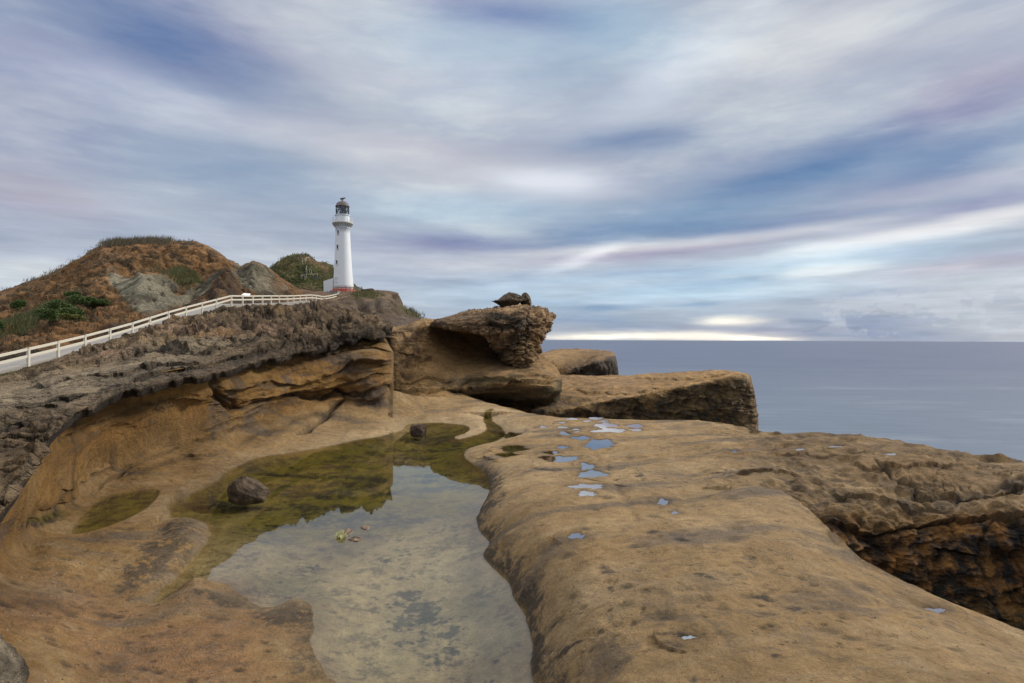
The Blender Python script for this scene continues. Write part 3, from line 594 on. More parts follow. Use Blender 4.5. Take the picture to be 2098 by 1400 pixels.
bed = lerp(bed, lerp(ochre, sand, .5)*.8, np.exp(np.minimum(sd, 0)/.16)*.65*np.clip(.8+nE, 0, 1))
inside = sst(0.03, -0.03, sd)*(seg < 4)
col = lerp(col, bed, inside)
olive = np.maximum(olive, np.clip(gblob(PXA, PYA, 98, 1052, 34, 8, -22)*1.1, 0, .8))
col = lerp(col, lerp(alg*1.1, algd, np.clip(0.3+1.4*nB, 0, 1)), np.clip(olive, 0, 1))
col = lerp(col, col*0.45, np.clip(wetring, 0, 1)*0.85*(1-inside))
col = lerp(col, col*0.55, np.exp(-np.maximum(sd, 0)/0.13)*(sd > 0)*0.8*sst(870, 905, PYA))
col = np.clip(col, 0.004, 0.9)
tag(grid_object('shore_rock', X, col, M['shore']), kind='structure')
del wA, wB, XA, XB, XF
def ngon(name, pts2, z, mat):
    bm = bmesh.new(); vs = [bm.verts.new((float(a), float(b), float(z))) for a, b in pts2]
    f = bm.faces.new(vs); bmesh.ops.triangulate(bm, faces=[f])
    bmesh.ops.recalc_face_normals(bm, faces=bm.faces[:])
    if sum(f.normal.z for f in bm.faces) < 0: bmesh.ops.reverse_faces(bm, faces=bm.faces[:])
    me = bpy.data.meshes.new(name); bm.to_mesh(me); bm.free(); me.materials.append(mat)
    o = bpy.data.objects.new(name, me); COL.objects.link(o); return o
def expand(p, d):
    a = np.roll(p, 1, 0); b = np.roll(p, -1, 0); t = b-a; n = np.c_[t[:, 1], -t[:, 0]]; n /= np.linalg.norm(n, axis=1)[:, None]+1e-9
    area = 0.5*np.sum(p[:, 0]*b[:, 1]-b[:, 0]*p[:, 1])
    return p+n*d*(1 if area > 0 else -1)
tag(ngon('pool_water', expand(pool_s, 0.03), 0.0, M['pool']), kind='structure')
for c, z, pl, i in waters:
    tag(ngon('puddle', expand(pl, 0.02), z, M['pool'] if i >= len(PUDDLES) else M['puddle']), kind='structure')
# ================================================================== LEDGE above the bowl, up to the footpath
PATH = np.array([(-120,796,32),(0,762,36),(58,747,38),(119,731,41),(174,716,44),(225,700,47),(271,686,50),(307,674,53),(345,661,56),(381,649,60),(414,640,63),(443,633,66),(474,624,69),(518,623,74),(555,621.5,79),(589,620.5,85),(615,619,90),(640,617,95),(658,619,102),(675,616.5,112),(694,611,128)], float)
def pathy(px): return np.interp(px, PATH[:, 0], PATH[:, 1])
def pathD(px): return np.interp(px, PATH[:, 0], PATH[:, 2])
lipx = [-700,-300,-100,0,30,50,85,105,150,240,300,370,440,520,600,690,740,790,800]
lipy = [1560,1280,1125,1055,1012,975,925,890,852,806,790,776,766,744,728,704,694,690,690]
lipD = [2.6,3.0,3.5,3.9,4.2,4.6,5.4,6.0,7.2,9.0,10.0,11.5,12.8,15.0,17.0,19.5,21.0,22.0,22.4]
c2 = list(zip(lipx, lipy, lipD))
c2 += [(x, float(pathy(x))+4, float(pathD(x))) for x in (-120, 0, 58, 119, 174, 225, 271, 307, 345, 381, 414, 443, 474, 518, 555, 589, 615, 640)]
c2 += [(-400,900,7.5),(-300,1000,4.6),(-150,900,5.8),(-150,820,16),(0,900,5.9),(0,820,9.8),(60,840,8.0),(0,785,18),(100,790,12.3),(60,765,28),(200,762,14.0),(200,735,24),(130,840,7.6),(300,745,15.5),(300,715,24),(300,690,40),(400,738,14.6),(400,712,19),(400,690,26),(400,665,42),
 (500,722,17.5),(500,700,21),(500,685,26),(500,665,36),(500,640,58),(600,708,20),(600,690,23),(600,672,28),(600,650,45),(600,630,75),(690,690,21.5),(690,672,24),(690,655,32),(690,635,60),(740,680,22.6),(740,665,26),(740,645,50),(790,680,24),(790,668,28),(790,655,45),(690,618,100),(760,630,80),(820,650,60),(820,675,30)]
w2f = tps(c2)
cl = np.concatenate([np.linspace(-500, -40, 90, endpoint=False), np.linspace(-40, 800, 620)])
top = np.where(cl < 650, pathy(cl)+1, np.interp(cl, [650,700,760,800], [620,628,645,662]))
lip = np.interp(cl, lipx, lipy)
lip = lip+gnoise(cl/34, cl*0, cl*0, 3)*7+gnoise(cl/11, cl*0, cl*0, 4)*2
nr = 460
PYl = lip+(top-lip)*(np.linspace(0, 1, nr)[:, None]); PXl = np.broadcast_to(cl, PYl.shape)
wl = w2f(PXl, PYl); Dl = 1/wl; Xl = P(PXl, PYl, Dl)
# underside of the ledge going back into the bowl
b0 = Xl[0]; bk = []
nb = 26
for i in range(nb, 0, -1):
    t = i/nb
    q = b0+outw[0]*0; v = b0-CAM; v[:, 2] = 0; v /= np.linalg.norm(v, axis=1)[:, None]
    q = b0+v*(2.6*t**1.3)[..., None] if False else b0+v*(2.6*t)
    q[:, 2] += -0.16*math.sin(min(t*6, 1)*math.pi/2)+0.0*t-0.05*t
    bk.append(q)
Xl = np.concatenate([np.array(bk), Xl]); px_, py_, Dl = proj(Xl)
Dn = Dl; Dl = np.concatenate([Dl[:nb], deff(Xl[nb:], Dl[nb:])])
Nl = blur(grid_normals(Xl), 5); Nl *= np.sign((Nl*(CAM-Xl)).sum(-1))[..., None]
under = (np.arange(Xl.shape[0]) < nb)[:, None]*np.ones(Xl.shape[1])
Nl = np.where(under[..., None] > 0, np.array([0, 0, 0]), Nl)
bank_ = sst(12, 45, Dn)
s1 = fbm(Xl, Dl, 2.0, 7, 0.62, an=(1.5, 0.34, 2.4), seed=41, ridged=True, gap=2.2)
s2 = fbm(Xl, Dl, 5.0, 6, 0.6, an=(0.8, 0.8, 1.4), seed=42, ridged=True, gap=2.2)
s3 = fbm(Xl, Dl, 0.5, 5, 0.65, seed=43, gap=2.2)
s4 = fbm(Xl, Dl, 1.2, 6, 0.6, an=(1.3, 0.4, 3.0), seed=49, ridged=True, gap=2.2)
DlN = Dn
amp_tone = sst(-0.2, 0.5, fbm(Xl, None, 4, 3, .5, seed=44)+0.35*sst(300, 60, PXl.mean())*0)
liprough = np.exp(-np.abs(np.concatenate([np.zeros((nb, len(cl))), (lip-PYl)]))/26.0)
leftcrag = gblob(px_, py_, 30, 920, 110, 130)
Dl = Dn
lj, lr = worley(Xl+0.25*s3[..., None], 1.1, (1, 1, 1.7), 8); lj = sst(.16, 0, lj)
lj2, lr2 = worley(Xl+0.1*s3[..., None], 0.32, (1, 1, 2.2), 9); lj2 = sst(.18, 0, lj2)*sst(16, 9, Dl)
d_ = (0.05*s1+0.03*s3)*(0.5+amp_tone)*sst(3, 9, Dl)*1.2+0.05*s3+0.10*liprough*s1+0.13*leftcrag*(s4+0.5*s1)+bank_*(0.75*s2+0.35*s1)*sst(4, 14, py_-(pathy(px_)))
# terraces
mid = sst(0, 1, sst(14, 20, Dl)*sst(60, 30, Dl))
d_ += mid*(0.30*s1-.10*lj+.15*(lr-.5))+bank_*(.3*s1-.12*lj+.22*(lr-.5))-(liprough+.6*leftcrag)*(0.03*lj2-.06*(lr2-.5))*sst(30, 5, Dl)+.05*leftcrag*s4
k_l = 0
for i_, (pt_, h_) in enumerate([([(60,800),(160,778),(250,766),(330,752),(420,748)], .16), ([(230,742),(330,722),(420,722),(500,702),(610,692)], .30), ([(320,704),(370,692),(430,688)], .35), ([(380,684),(470,674),(560,678),(640,664),(720,668)], .45), ([(480,660),(600,655),(700,648)], .5), ([(-40,850),(60,838),(130,832)], .08), ([(-40,880),(40,868),(110,872)], .10), ([(-40,915),(30,905),(95,900)], .10), ([(-60,950),(20,940),(70,938)], .10), ([(-60,985),(0,975),(50,968)], .10), ([(560,715),(640,705),(760,690)], .25), ([(150,740),(230,725),(300,710)], .3), ([(200,805),(300,770),(420,752),(520,730),(620,712)], .10), ([(400,655),(500,645),(640,640),(740,640)], .6), ([(100,820),(170,812),(220,795)], .10), ([(440,705),(540,695),(600,682)], .3)]):
    q1, q2 = shelf(px_, py_, pt_, 1.0, 9, 5, sd_=100+i_*2.7); d_ += q1*np.minimum(h_*1.2, 4.2*Dl/F*(1+2*h_)); k_l = np.maximum(k_l, q2)
edgef = sst(2, 22, py_-np.interp(px_, cl, top))
Xl = Xl+Nl*(d_*(0.15+0.85*edgef))[..., None]
crest = np.exp(-((py_-pathy(px_)-13)/9.0)**2)*sst(95, 150, px_)*sst(430, 390, px_)
Xl[..., 2] += crest*np.clip(.45+.8*fbm(Xl, None, 3.5, 4, .6, seed=48), 0, 1.3)*.30*Dl/50
rg = fbm(Xl, None, 0.6, 5, .6, seed=45); rg2 = fbm(Xl, None, 3.0, 5, .6, an=(1.6, .35, 3), seed=46)
greyc = C(0.37, 0.262, 0.15); dkc = C(0.165, 0.112, 0.066); darkb = C(0.045, 0.036, 0.030); peach = C(0.40, 0.26, 0.17)
cl_ = lerp(greyc[None, None], dkc, np.clip(0.26+1.1*rg2+0.7*rg, 0, 1))
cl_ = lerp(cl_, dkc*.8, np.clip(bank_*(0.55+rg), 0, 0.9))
cl_ = lerp(cl_, C(0.42, 0.34, 0.235), np.clip(gblob(px_, py_, 130, 800, 230, 34, -12)*(1.1+.9*rg2)+gblob(px_, py_, 420, 712, 200, 10, -6)*.9*(0.8+rg)+gblob(px_, py_, 250, 760, 140, 14, -10)*.7, 0, 0.85))
cl_ = lerp(cl_, peach, np.clip(gblob(px_, py_, 470, 684, 140, 8, 0)*1.5*(.9+rg)+gblob(px_, py_, 220, 735, 60, 7, -8)*.9, 0, .85))
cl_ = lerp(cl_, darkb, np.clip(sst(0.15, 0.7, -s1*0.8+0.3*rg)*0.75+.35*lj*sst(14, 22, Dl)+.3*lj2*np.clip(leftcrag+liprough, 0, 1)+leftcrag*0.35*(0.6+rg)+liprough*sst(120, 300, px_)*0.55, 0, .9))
cl_ = lerp(cl_, C(0.25, 0.15, 0.06), np.clip(gblob(px_, py_, 430, 695, 90, 5, -8)+gblob(px_, py_, 640, 690, 70, 8, -5)*(0.6+rg)+gblob(px_, py_, 560, 640, 22, 8, 30)*.8, 0, .6))
cl_ = lerp(cl_, darkb*.8, np.clip(k_l*.85, 0, .9))  # shade of the undercuts painted in below each shelf step
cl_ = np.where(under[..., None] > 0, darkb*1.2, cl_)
cl_ = lerp(cl_, C(0.09, 0.11, 0.02), np.clip(gblob(px_, py_, 390, 645, 14, 4)+gblob(px_, py_, 10, 772, 30, 6), 0, .8))
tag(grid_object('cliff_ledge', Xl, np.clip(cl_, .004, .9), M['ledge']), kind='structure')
# ================================================================== generic lofted rock body
def rock_loft(name, rails, nu, nv, dispf, colf, mat, backs=None, kind='structure'):
    Xr, a, b, D = loft(rails, nu, nv)
    n = blur(grid_normals(Xr), 4); n *= np.sign((n*(CAM-Xr)).sum(-1))[..., None]
    d = dispf(Xr, a, b, deff(Xr, D))
    ed = np.minimum(np.minimum(np.arange(Xr.shape[1])[None]/14., (Xr.shape[1]-1-np.arange(Xr.shape[1])[None])/45.), 1); d = d*(.35+.65*ed)
    Xr = Xr+n*d[..., None]
    o = grid_object(name, Xr, np.clip(colf(Xr, a, b, D, d), 0.004, .9), M[mat])
    if kind: o['kind'] = kind
    return o, Xr, a, b, D
def off(rail, dpx, dpy, dD): return [(x+dpx, y+dpy, D+dD) for x, y, D in rail]
# body of the outcrop at the head of the pool
B = [
 [(772,862,31),(790,856,27),(805,852,25.5),(850,850,25),(900,850,25.5),(960,850,27.5),(1020,865,28),(1080,870,28.5),(1130,870,29.5),(1145,865,31),(1140,860,35)],
 [(775,812,32),(790,812,28),(808,815,26),(850,820,25.2),(900,822,25.6),(950,812,27.5),(1010,835,29.6),(1080,846,30.2),(1125,846,30.4),(1140,842,32),(1135,840,36)],
 [(775,790,32),(790,790,28.6),(808,795,26.6),(850,797,26.3),(900,800,26.6),(955,808,28.2),(1010,816,30),(1080,824,30.2),(1128,818,30),(1146,812,31.4),(1140,812,36)],
 [(775,770,32),(790,770,28.8),(808,770,27),(850,775,27),(900,782,27.3),(955,798,27.4),(1010,788,26.9),(1080,790,26.8),(1130,795,27.6),(1150,795,30),(1142,795,35)],
 [(775,750,33),(790,750,29.2),(808,750,27.6),(850,752,28),(900,760,28.3),(960,778,28),(1020,766,27.6),(1080,768,27.8),(1125,770,28.6),(1148,770,31),(1140,770,35)],
 [(776,730,33),(790,730,29.4),(808,730,28),(850,730,29),(900,735,30),(960,742,30.2),(1020,744,29.5),(1070,747,29.2),(1110,748,29.8),(1138,752,31.5),(1133,755,35)],
 [(776,710,33),(790,710,29.5),(808,708,28.2),(850,705,29.5),(900,705,31.5),(960,715,32),(1010,725,31.4),(1050,725,31),(1083,720,31),(1104,718,32.4),(1098,720,36)],
 [(776,694,33),(790,692,29.8),(808,690,28.6),(850,680,30),(900,675,32),(960,690,33.2),(1010,700,32.4),(1050,700,31.6),(1085,700,31.6),(1105,695,32.8),(1098,700,36)],
 [(778,684,34),(790,682,30.5),(812,682,29.4),(850,668,30.6),(890,659,32),(960,664,33),(1010,668,32),(1050,668,31.5),(1085,668,31.5),(1107,670,33),(1098,672,36)],
 [(778,680,38),(792,677,35),(815,676,34),(850,664,35),(885,655,36),(960,655,37),(1010,655,37),(1050,655,37),(1085,655,37),(1100,660,37),(1096,665,38)],
 [(778,690,46),(792,684,44),(815,682,44),(850,672,44),(885,664,44),(960,664,44),(1010,664,44),(1050,664,44),(1085,664,44),(1095,668,44),(1095,675,44)]]
def bd(Xr, a, b, D):
    s = fbm(Xr, D, 3.0, 6, .55, an=(.4, .4, 2.4), seed=51, ridged=True, gap=1.6); g = fbm(Xr, D, 2.4, 5, .55, seed=52, gap=1.6)
    block = sst(930, 980, a)*sst(765, 780, b)
    rough = sst(900, 860, a)*sst(840, 800, b)
    ridged = fbm(Xr, D, 1.6, 5, .6, seed=53, ridged=True, gap=1.6)
    d = 0.05*s+0.10*g+block*0.22*s+rough*(0.22*ridged+.1*g)
    d -= 0.7*gblob(a, b, 832, 762, 12, 9, 30)+0.45*gblob(a, b, 850, 742, 26, 6, 0)
    for i_, (pt_, h_) in enumerate([([(955,800),(1050,786),(1150,782)], .22), ([(970,815),(1060,808),(1148,798)], .25), ([(990,830),(1080,824),(1135,815)], .2), ([(940,790),(1020,776),(1145,772)], .12), ([(800,800),(880,802),(950,798)], .12), ([(810,722),(850,728),(900,745)], .12), ([(820,790),(880,776),(940,780)], .1)]):
        d += shelf(a, b, pt_, h_, 6, 4, sd_=200+i_)[0]
    return d
def bc(Xr, a, b, D, d):
    n = fbm(Xr, None, 2.5, 5, .6, an=(.6, .6, 2.5), seed=54); n2 = fbm(Xr, None, .5, 4, .6, seed=55)
    c = lerp(C(0.27, 0.165, 0.068)[None, None], C(0.36, 0.23, 0.105), np.clip(.5+1.5*n, 0, 1))
    block = sst(930, 975, a)*sst(768, 782, b)
    st = fbm(Xr, None, 1.6, 4, .6, an=(.2, .2, 2.6), seed=56)
    c = lerp(c, C(0.055, 0.047, 0.022), np.clip(block*(0.55+1.6*st+0.3*sst(790, 830, b)), 0, .9))
    c = lerp(c, crust, np.clip(sst(.15, .5, n+.5*n2)*.6, 0, 1))
    c = lerp(c, crust, np.clip(gblob(a, b, 832, 762, 10, 8, 30)+gblob(a, b, 1010, 720, 24, 26)*0.9+gblob(a, b, 960, 688, 60, 10)*.5, 0, .8))
    c = lerp(c, C(.30, .165, .06), np.clip(gblob(a, b, 960, 715, 90, 34)*.7, 0, 1))
    return c
outc, OX, oa, ob, oD = rock_loft('rock_outcrop', B, 330, 330, bd, bc, 'outcrop', kind=None)
tag(outc, 'tall mushroom-shaped sandstone outcrop with dark overhanging cap at the head of the pool', 'rock')
CAPT = 4
CAPR = [
 [(880,664,33),(930,674,32),(975,684,32.5),(1000,692,32.5),(1020,722,31.5),(1050,745,30.5),(1085,748,30.2),(1098,722,31.5),(1106,690,33),(1100,684,36)],
 [(882,665,30.4),(930,677,28.6),(975,683,27.9),(1000,692,28.3),(1018,718,29),(1045,742,28.9),(1080,749,28.7),(1096,716,29.7),(1108,686,31.2),(1104,682,35)],
 [(885,661,29.8),(930,668,28),(975,674,27.3),(1005,678,27.5),(1020,692,28),(1050,704,28.3),(1085,700,28.6),(1106,684,30),(1121,674,32),(1112,672,36)],
 [(888,658,29.8),(930,656,28.2),(975,658,27.4),(1010,658,27.3),(1040,662,27.4),(1070,664,27.9),(1100,662,28.9),(1122,658,30.8),(1130,652,33),(1117,652,37)],
 [(893,656,30.5),(935,647,29.4),(980,643,28.6),(1015,641,28.3),(1045,640,28.4),(1075,640,29),(1105,640,30.2),(1121,641,32),(1125,642,34),(1112,642,38)],
 [(900,655,32),(940,641,31.5),(980,634,31),(1015,631,30.5),(1045,629,30.5),(1075,628,31),(1100,630,32),(1111,632,33.5),(1115,636,35),(1105,638,39)],
 [(905,655,36),(945,640,36),(980,632,36),(1015,629,35),(1045,626,35),(1075,624,35),(1095,627,36),(1105,632,36.5),(1106,638,38),(1100,642,41)],
 [(905,662,42),(945,650,42),(980,644,42),(1015,641,42),(1045,640,42),(1075,640,42),(1095,642,42),(1103,645,42),(1104,650,42),(1098,655,43)]]
def cpd(Xr, a, b, D):
    s = fbm(Xr, D, 1.8, 6, .62, an=(.6, .6, 2.6), seed=61, ridged=True, gap=1.5); g = fbm(Xr, D, 1.0, 5, .6, seed=62, ridged=True, gap=1.5)
    dark = sst(975, 1015, a)*sst(630, 645, b)
    j, r = worley(Xr+.12*g[..., None], .55, (1, 1, 2.4), 4, .8)
    return .16*0+.35*gblob(a, b, 1075, 645, 22, 10)+.3*gblob(a, b, 1108, 648, 14, 8)-.2*gblob(a, b, 1092, 640, 5, 12)+.16*sst(660, 640, b)*fbm(Xr, D, 1.2, 5, .65, seed=66, ridged=True, gap=1.5)+(0.10+0.16*dark)*s+(0.05+.13*dark*sst(670, 700, b))*g+(.35+.65*dark)*(-.16*sst(.16, 0, j)+.2*(r-.5))
def cpc(Xr, a, b, D, d):
    n = fbm(Xr, None, 1.5, 5, .6, an=(.7, .7, 2.5), seed=63); n2 = fbm(Xr, None, .4, 4, .6, seed=64)
    c = lerp(C(0.36, 0.235, 0.125)[None, None], C(0.22, 0.14, 0.08), np.clip(.5+1.8*n, 0, 1))
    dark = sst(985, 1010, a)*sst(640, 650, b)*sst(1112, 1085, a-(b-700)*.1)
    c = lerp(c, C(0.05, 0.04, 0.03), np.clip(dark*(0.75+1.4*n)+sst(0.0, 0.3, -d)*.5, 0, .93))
    c = lerp(c, C(0.28, 0.185, 0.09), np.clip(gblob(a, b, 1075, 725, 22, 26)*1.1+gblob(a, b, 1045, 733, 12, 12)*.6, 0, .85))
    c = lerp(c, C(0.24, .135, .05), np.clip(gblob(a, b, 1100, 700, 10, 26)*.9, 0, .8))
    c = lerp(c, crust, np.clip(gblob(a, b, 940, 655, 60, 6, -8)*(.5+n)+gblob(a, b, 1095, 632, 22, 9)*.6, 0, .75))
    return c
for i_ in (4, 5, 6, 7): CAPR[i_] = off(CAPR[i_], 0, (2, 4, 6, 6)[i_-4], 0)
Xc, a, b, D = loft(CAPR, 380, 300); n = blur(grid_normals(Xc), 3); n *= np.sign((n*(CAM-Xc)).sum(-1))[..., None]
d = cpd(Xc, a, b, deff(Xc, D)); Xc = Xc+n*d[..., None]
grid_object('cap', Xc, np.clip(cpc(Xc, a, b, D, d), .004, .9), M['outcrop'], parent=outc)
# tilted slabs toward the sea
S1 = [
 [(1050,905,31),(1150,905,31.6),(1250,905,32),(1350,905,32.5),(1450,910,33),(1520,915,33.5),(1550,915,35),(1550,915,44)],
 [(1060,872,30.4),(1150,878,31),(1250,876,31.3),(1350,868,31.8),(1450,862,32.6),(1522,862,33.2),(1551,860,35),(1549,860,44)],
 [(1070,860,30),(1150,863,30.5),(1250,850,30.9),(1350,836,31.4),(1450,825,32.2),(1518,818,32.8),(1544,820,34.4),(1543,820,43)],
 [(1085,846,29.5),(1150,845,29.9),(1250,824,30.3),(1350,806,30.8),(1450,787,31.3),(1512,776,31.8),(1540,788,33.6),(1540,788,42)],
 [(1095,832,30.2),(1150,832,30.5),(1250,815,31),(1350,798,31.5),(1450,780,32.1),(1508,768,32.6),(1534,770,34),(1536,770,42)],
 [(1105,805,34),(1150,806,34.5),(1250,797,35),(1350,785,35.5),(1450,770,36),(1500,765,36.5),(1525,766,38),(1531,768,43)],
 [(1110,785,40),(1150,785,40.5),(1250,782,41),(1350,775,41.5),(1450,764,42),(1495,763,42),(1520,765,43),(1528,768,45)],
 [(1110,770,46),(1150,768,46.5),(1250,772,46.5),(1340,767,46.5),(1440,762,47),(1490,762,47),(1515,766,47),(1524,769,48)],
 [(1110,790,50),(1150,790,50),(1250,790,50),(1350,790,50),(1450,785,50),(1490,785,50),(1515,788,50),(1522,790,51)]]
def sld(Xr, a, b, D):
    s = fbm(Xr@np.array([[1,0,-.18],[0,1,0],[.18,0,1]]).T, D, 3.0, 7, .62, an=(.3, .3, 3), seed=71, ridged=True, gap=1.8); g = fbm(Xr, D, 3.5, 6, .6, seed=72, ridged=True, gap=1.8)
    lipy_ = np.interp(a, [1085,1150,1250,1350,1450,1512,1540], [846,845,824,806,787,776,786])
    face = sst(-4, 8, b-lipy_)
    j, r = worley((Xr+.2*g[..., None])@np.array([[1,0,-.18],[0,1,0],[.18,0,1]]).T, 1.5, (.7, .7, 1.9), 4, .9)
    return 0.15*g+0.08*s+face*(0.20*s+0.22*g-.10*sst(.10, 0, j)+.16*(r-.5))
_sld = sld
def sld(Xr, a, b, D):
    d = _sld(Xr, a, b, D)
    for i_, (pt_, h_) in enumerate([([(1180,862),(1300,838),(1400,815),(1540,786)], .16), ([(1250,860),(1400,842),(1545,812)], .12), ([(1330,864),(1450,850),(1548,838)], .12), ([(1150,800),(1280,806),(1400,792)], .06), ([(1300,776),(1400,778),(1500,768)], .07)]): d = d+shelf(a, b, pt_, h_, 7, 3, sd_=300+i_)[0]
    return d
def slc(Xr, a, b, D, d):
    n = fbm(Xr, None, 3, 5, .6, seed=73); n2 = fbm(Xr, None, .6, 4, .6, seed=74)
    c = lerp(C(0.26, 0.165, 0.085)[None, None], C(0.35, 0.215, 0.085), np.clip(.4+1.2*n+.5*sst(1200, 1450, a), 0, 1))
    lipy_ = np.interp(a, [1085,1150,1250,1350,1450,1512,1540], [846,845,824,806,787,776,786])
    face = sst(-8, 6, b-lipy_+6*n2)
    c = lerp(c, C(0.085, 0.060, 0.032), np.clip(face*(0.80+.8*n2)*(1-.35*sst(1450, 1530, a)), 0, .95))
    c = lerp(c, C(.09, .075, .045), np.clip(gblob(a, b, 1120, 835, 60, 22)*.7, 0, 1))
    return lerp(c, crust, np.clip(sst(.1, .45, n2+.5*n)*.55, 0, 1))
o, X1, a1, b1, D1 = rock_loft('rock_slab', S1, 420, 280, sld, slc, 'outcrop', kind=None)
tag(o, 'long tilted sandstone slab with dark jointed face, ending above the sea behind the puddles', 'rock')
S2 = [
 [(1085,800,52),(1130,800,52),(1165,800,51.5),(1205,800,52),(1242,800,53),(1264,798,55),(1264,798,66)],
 [(1095,775,51),(1130,775,51),(1165,774,51),(1205,772,51.5),(1242,770,52.5),(1266,768,55),(1264,768,66)],
 [(1098,760,51),(1130,765,51),(1168,766,50.6),(1205,757,51),(1242,750,52.3),(1264,750,54.6),(1263,750,65)],
 [(1100,745,52),(1130,750,52),(1168,762,50.6),(1200,745,51),(1232,736,52),(1260,736,54.4),(1262,738,65)],
 [(1104,736,55),(1135,736,55),(1165,740,54.5),(1200,735,55),(1232,727,55.5),(1257,726,57),(1259,728,65)],
 [(1108,728,62),(1140,723,62),(1170,722,62),(1200,722,62),(1230,721,62),(1252,721,63),(1256,724,66)],
 [(1112,723,70),(1145,718,71),(1175,717,71),(1205,719,71),(1230,719,71),(1248,721,71),(1252,725,71)],
 [(1112,740,76),(1145,736,76),(1175,736,76),(1205,736,76),(1230,737,76),(1248,738,76),(1252,740,76)]]
def s2d(Xr, a, b, D): return 0.25*fbm(Xr, D, 4, 6, .6, seed=75, ridged=True, gap=1.8)+sst(735, 755, b)*.5*fbm(Xr, D, 3, 6, .6, an=(2, 2, .6), seed=76, ridged=True, gap=1.8)-1.2*gblob(a, b, 1180, 742, 26, 5, -22)
def s2c(Xr, a, b, D, d):
    n = fbm(Xr, None, 3, 5, .6, seed=77)
    c = lerp(C(0.30, 0.19, 0.085)[None, None], C(.2, .13, .07), np.clip(.4+1.2*n, 0, 1))
    lipy_ = np.interp(a, [1100,1168,1200,1232,1260], [790,763,746,737,730])
    c = lerp(c, C(.055, .046, .04), np.clip(sst(-3, 3, b-lipy_+4*n)*.92, 0, 1))
    return lerp(c, crust, np.clip(gblob(a, b, 1180, 742, 22, 6, -22), 0, .8))
o, *_ = rock_loft('rock_slab', S2, 200, 160, s2d, s2c, 'outcrop', kind=None)
tag(o, 'blocky brown rock headland with near-black end face, out beyond the tilted slab', 'rock')
# ================================================================== HEADLAND below the lighthouse
HL = [
 [(560,700,60),(620,700,60),(680,700,60),(740,700,60),(790,700,60),(830,700,60),(870,690,65),(900,685,75),(930,680,90)],
 [(560,650,76),(620,650,75),(680,655,72),(740,660,70),(790,670,68),(825,672,70),(855,668,75),(885,664,82),(915,664,95)],
 [(570,630,92),(630,630,90),(680,632,85),(740,635,80),(775,640,78),(800,645,80),(830,646,88),(862,654,95),(892,662,105)],
 [(580,618,104),(640,620,102),(690,620,100),(740,614,95),(780,616,92),(802,620,95),(812,626,100),(840,641,108),(866,656,118)],
 [(590,612,114),(645,615,112),(694,614,112),(745,604,108),(782,605,104),(800,608,106),(806,614,112),(820,630,120),(848,650,128)],
 [(600,606,122),(650,611,120),(697,609.5,121),(745,599,118),(782,597.5,115),(805,599,113),(816,602,118),(816,607,130),(830,640,140)],
 [(610,600,138),(655,599,138),(700,598,138),(745,596,138),(778,595.5,135),(797,596.5,133),(808,599,136),(810,602,142),(815,625,150)],
 [(610,598,175),(655,597,175),(700,596,172),(745,595,168),(772,595.5,160),(793,597,156),(801,599,156),(804,603,158),(806,620,160)],
 [(610,606,190),(655,606,190),(700,606,185),(745,606,180),(772,606,175),(793,608,170),(801,610,170),(804,614,170),(806,630,170)]]
def hd(Xr, a, b, D):
    k = sst(598, 608, b)
    return k*(.8*fbm(Xr, D, 12, 6, .6, an=(.8, .8, 1.3), seed=81, ridged=True, gap=2)+.5*fbm(Xr, D, 5, 5, .6, an=(.5, .5, 2), seed=82, gap=2))-k*2.0*gblob(a, b, 752, 640, 26, 6, 48)-k*1.2*gblob(a, b, 775, 628, 12, 5, 60)
def hc(Xr, a, b, D, d):
    n = fbm(Xr, None, 10, 5, .6, seed=83); n2 = fbm(Xr, None, 2.5, 4, .6, seed=84)
    c = lerp(C(.15, .10, .06)[None, None], C(.24, .165, .10), np.clip(.45+1.4*n, 0, 1))
    c = lerp(c, C(.06, .047, .036), np.clip(sst(0, .4, n2+.3*n)*.7+gblob(a, b, 752, 640, 24, 7, 48)*.8, 0, .9))
    c = lerp(c, C(.20, .155, .125), np.clip(gblob(a, b, 835, 660, 34, 14)*1.1+gblob(a, b, 790, 625, 26, 5)*.7, 0, .8))
    c = lerp(c, C(.11, .115, .03), np.clip((gblob(a, b, 750, 607, 30, 7)*1.0+gblob(a, b, 830, 640, 26, 5, 30))*(.6+1.5*n2), 0, .8))
    return lerp(c, C(.17, .11, .075), np.clip(sst(605, 598, b)*.8, 0, 1))
o, HXg, ha, hb, hD_ = rock_loft('headland', HL, 300, 230, hd, hc, 'far')
# ================================================================== HILL behind the footpath
hx = [-420, -200, 0, 60, 110, 160, 190, 215, 250, 300, 380, 412, 440, 462, 480, 497, 520, 545, 575, 610, 650, 690]
py_b = [pathy(x)+(0 if x > -100 else (-100-x)*.28)+1 for x in hx]
rid = [760, 668, 600, 580, 560, 535, 516, 505, 502, 499, 498, 501, 515, 531, 541, 546, 537, 548, 570, 592, 599, 600]
def hrow(f, D0, D1, g=0.0):
    out = []
    for x, yb, yr in zip(hx, py_b, rid):
        Db = float(pathD(x))+1.0 if x > -100 else 33+(x+100)*.03; Dr = float(np.interp(x, [-420, 0, 250, 400, 497, 520, 575, 690], [70, 92, 97, 97, 96, 92, 104, 136]))
        out.append((x, yb+(yr-yb)*f, 1/((1-D0)/Db+D0/Dr)))
    return out
HILL = [hrow(-.08, -.02, 0), hrow(0, 0, 0), hrow(.12, .22, 0), hrow(.3, .45, 0), hrow(.5, .62, 0), hrow(.7, .76, 0), hrow(.88, .88, 0), hrow(1.0, 1.0, 0)]
HILL += [off(HILL[-1], 0, 3, 12), off(HILL[-1], 0, 30, 40)]
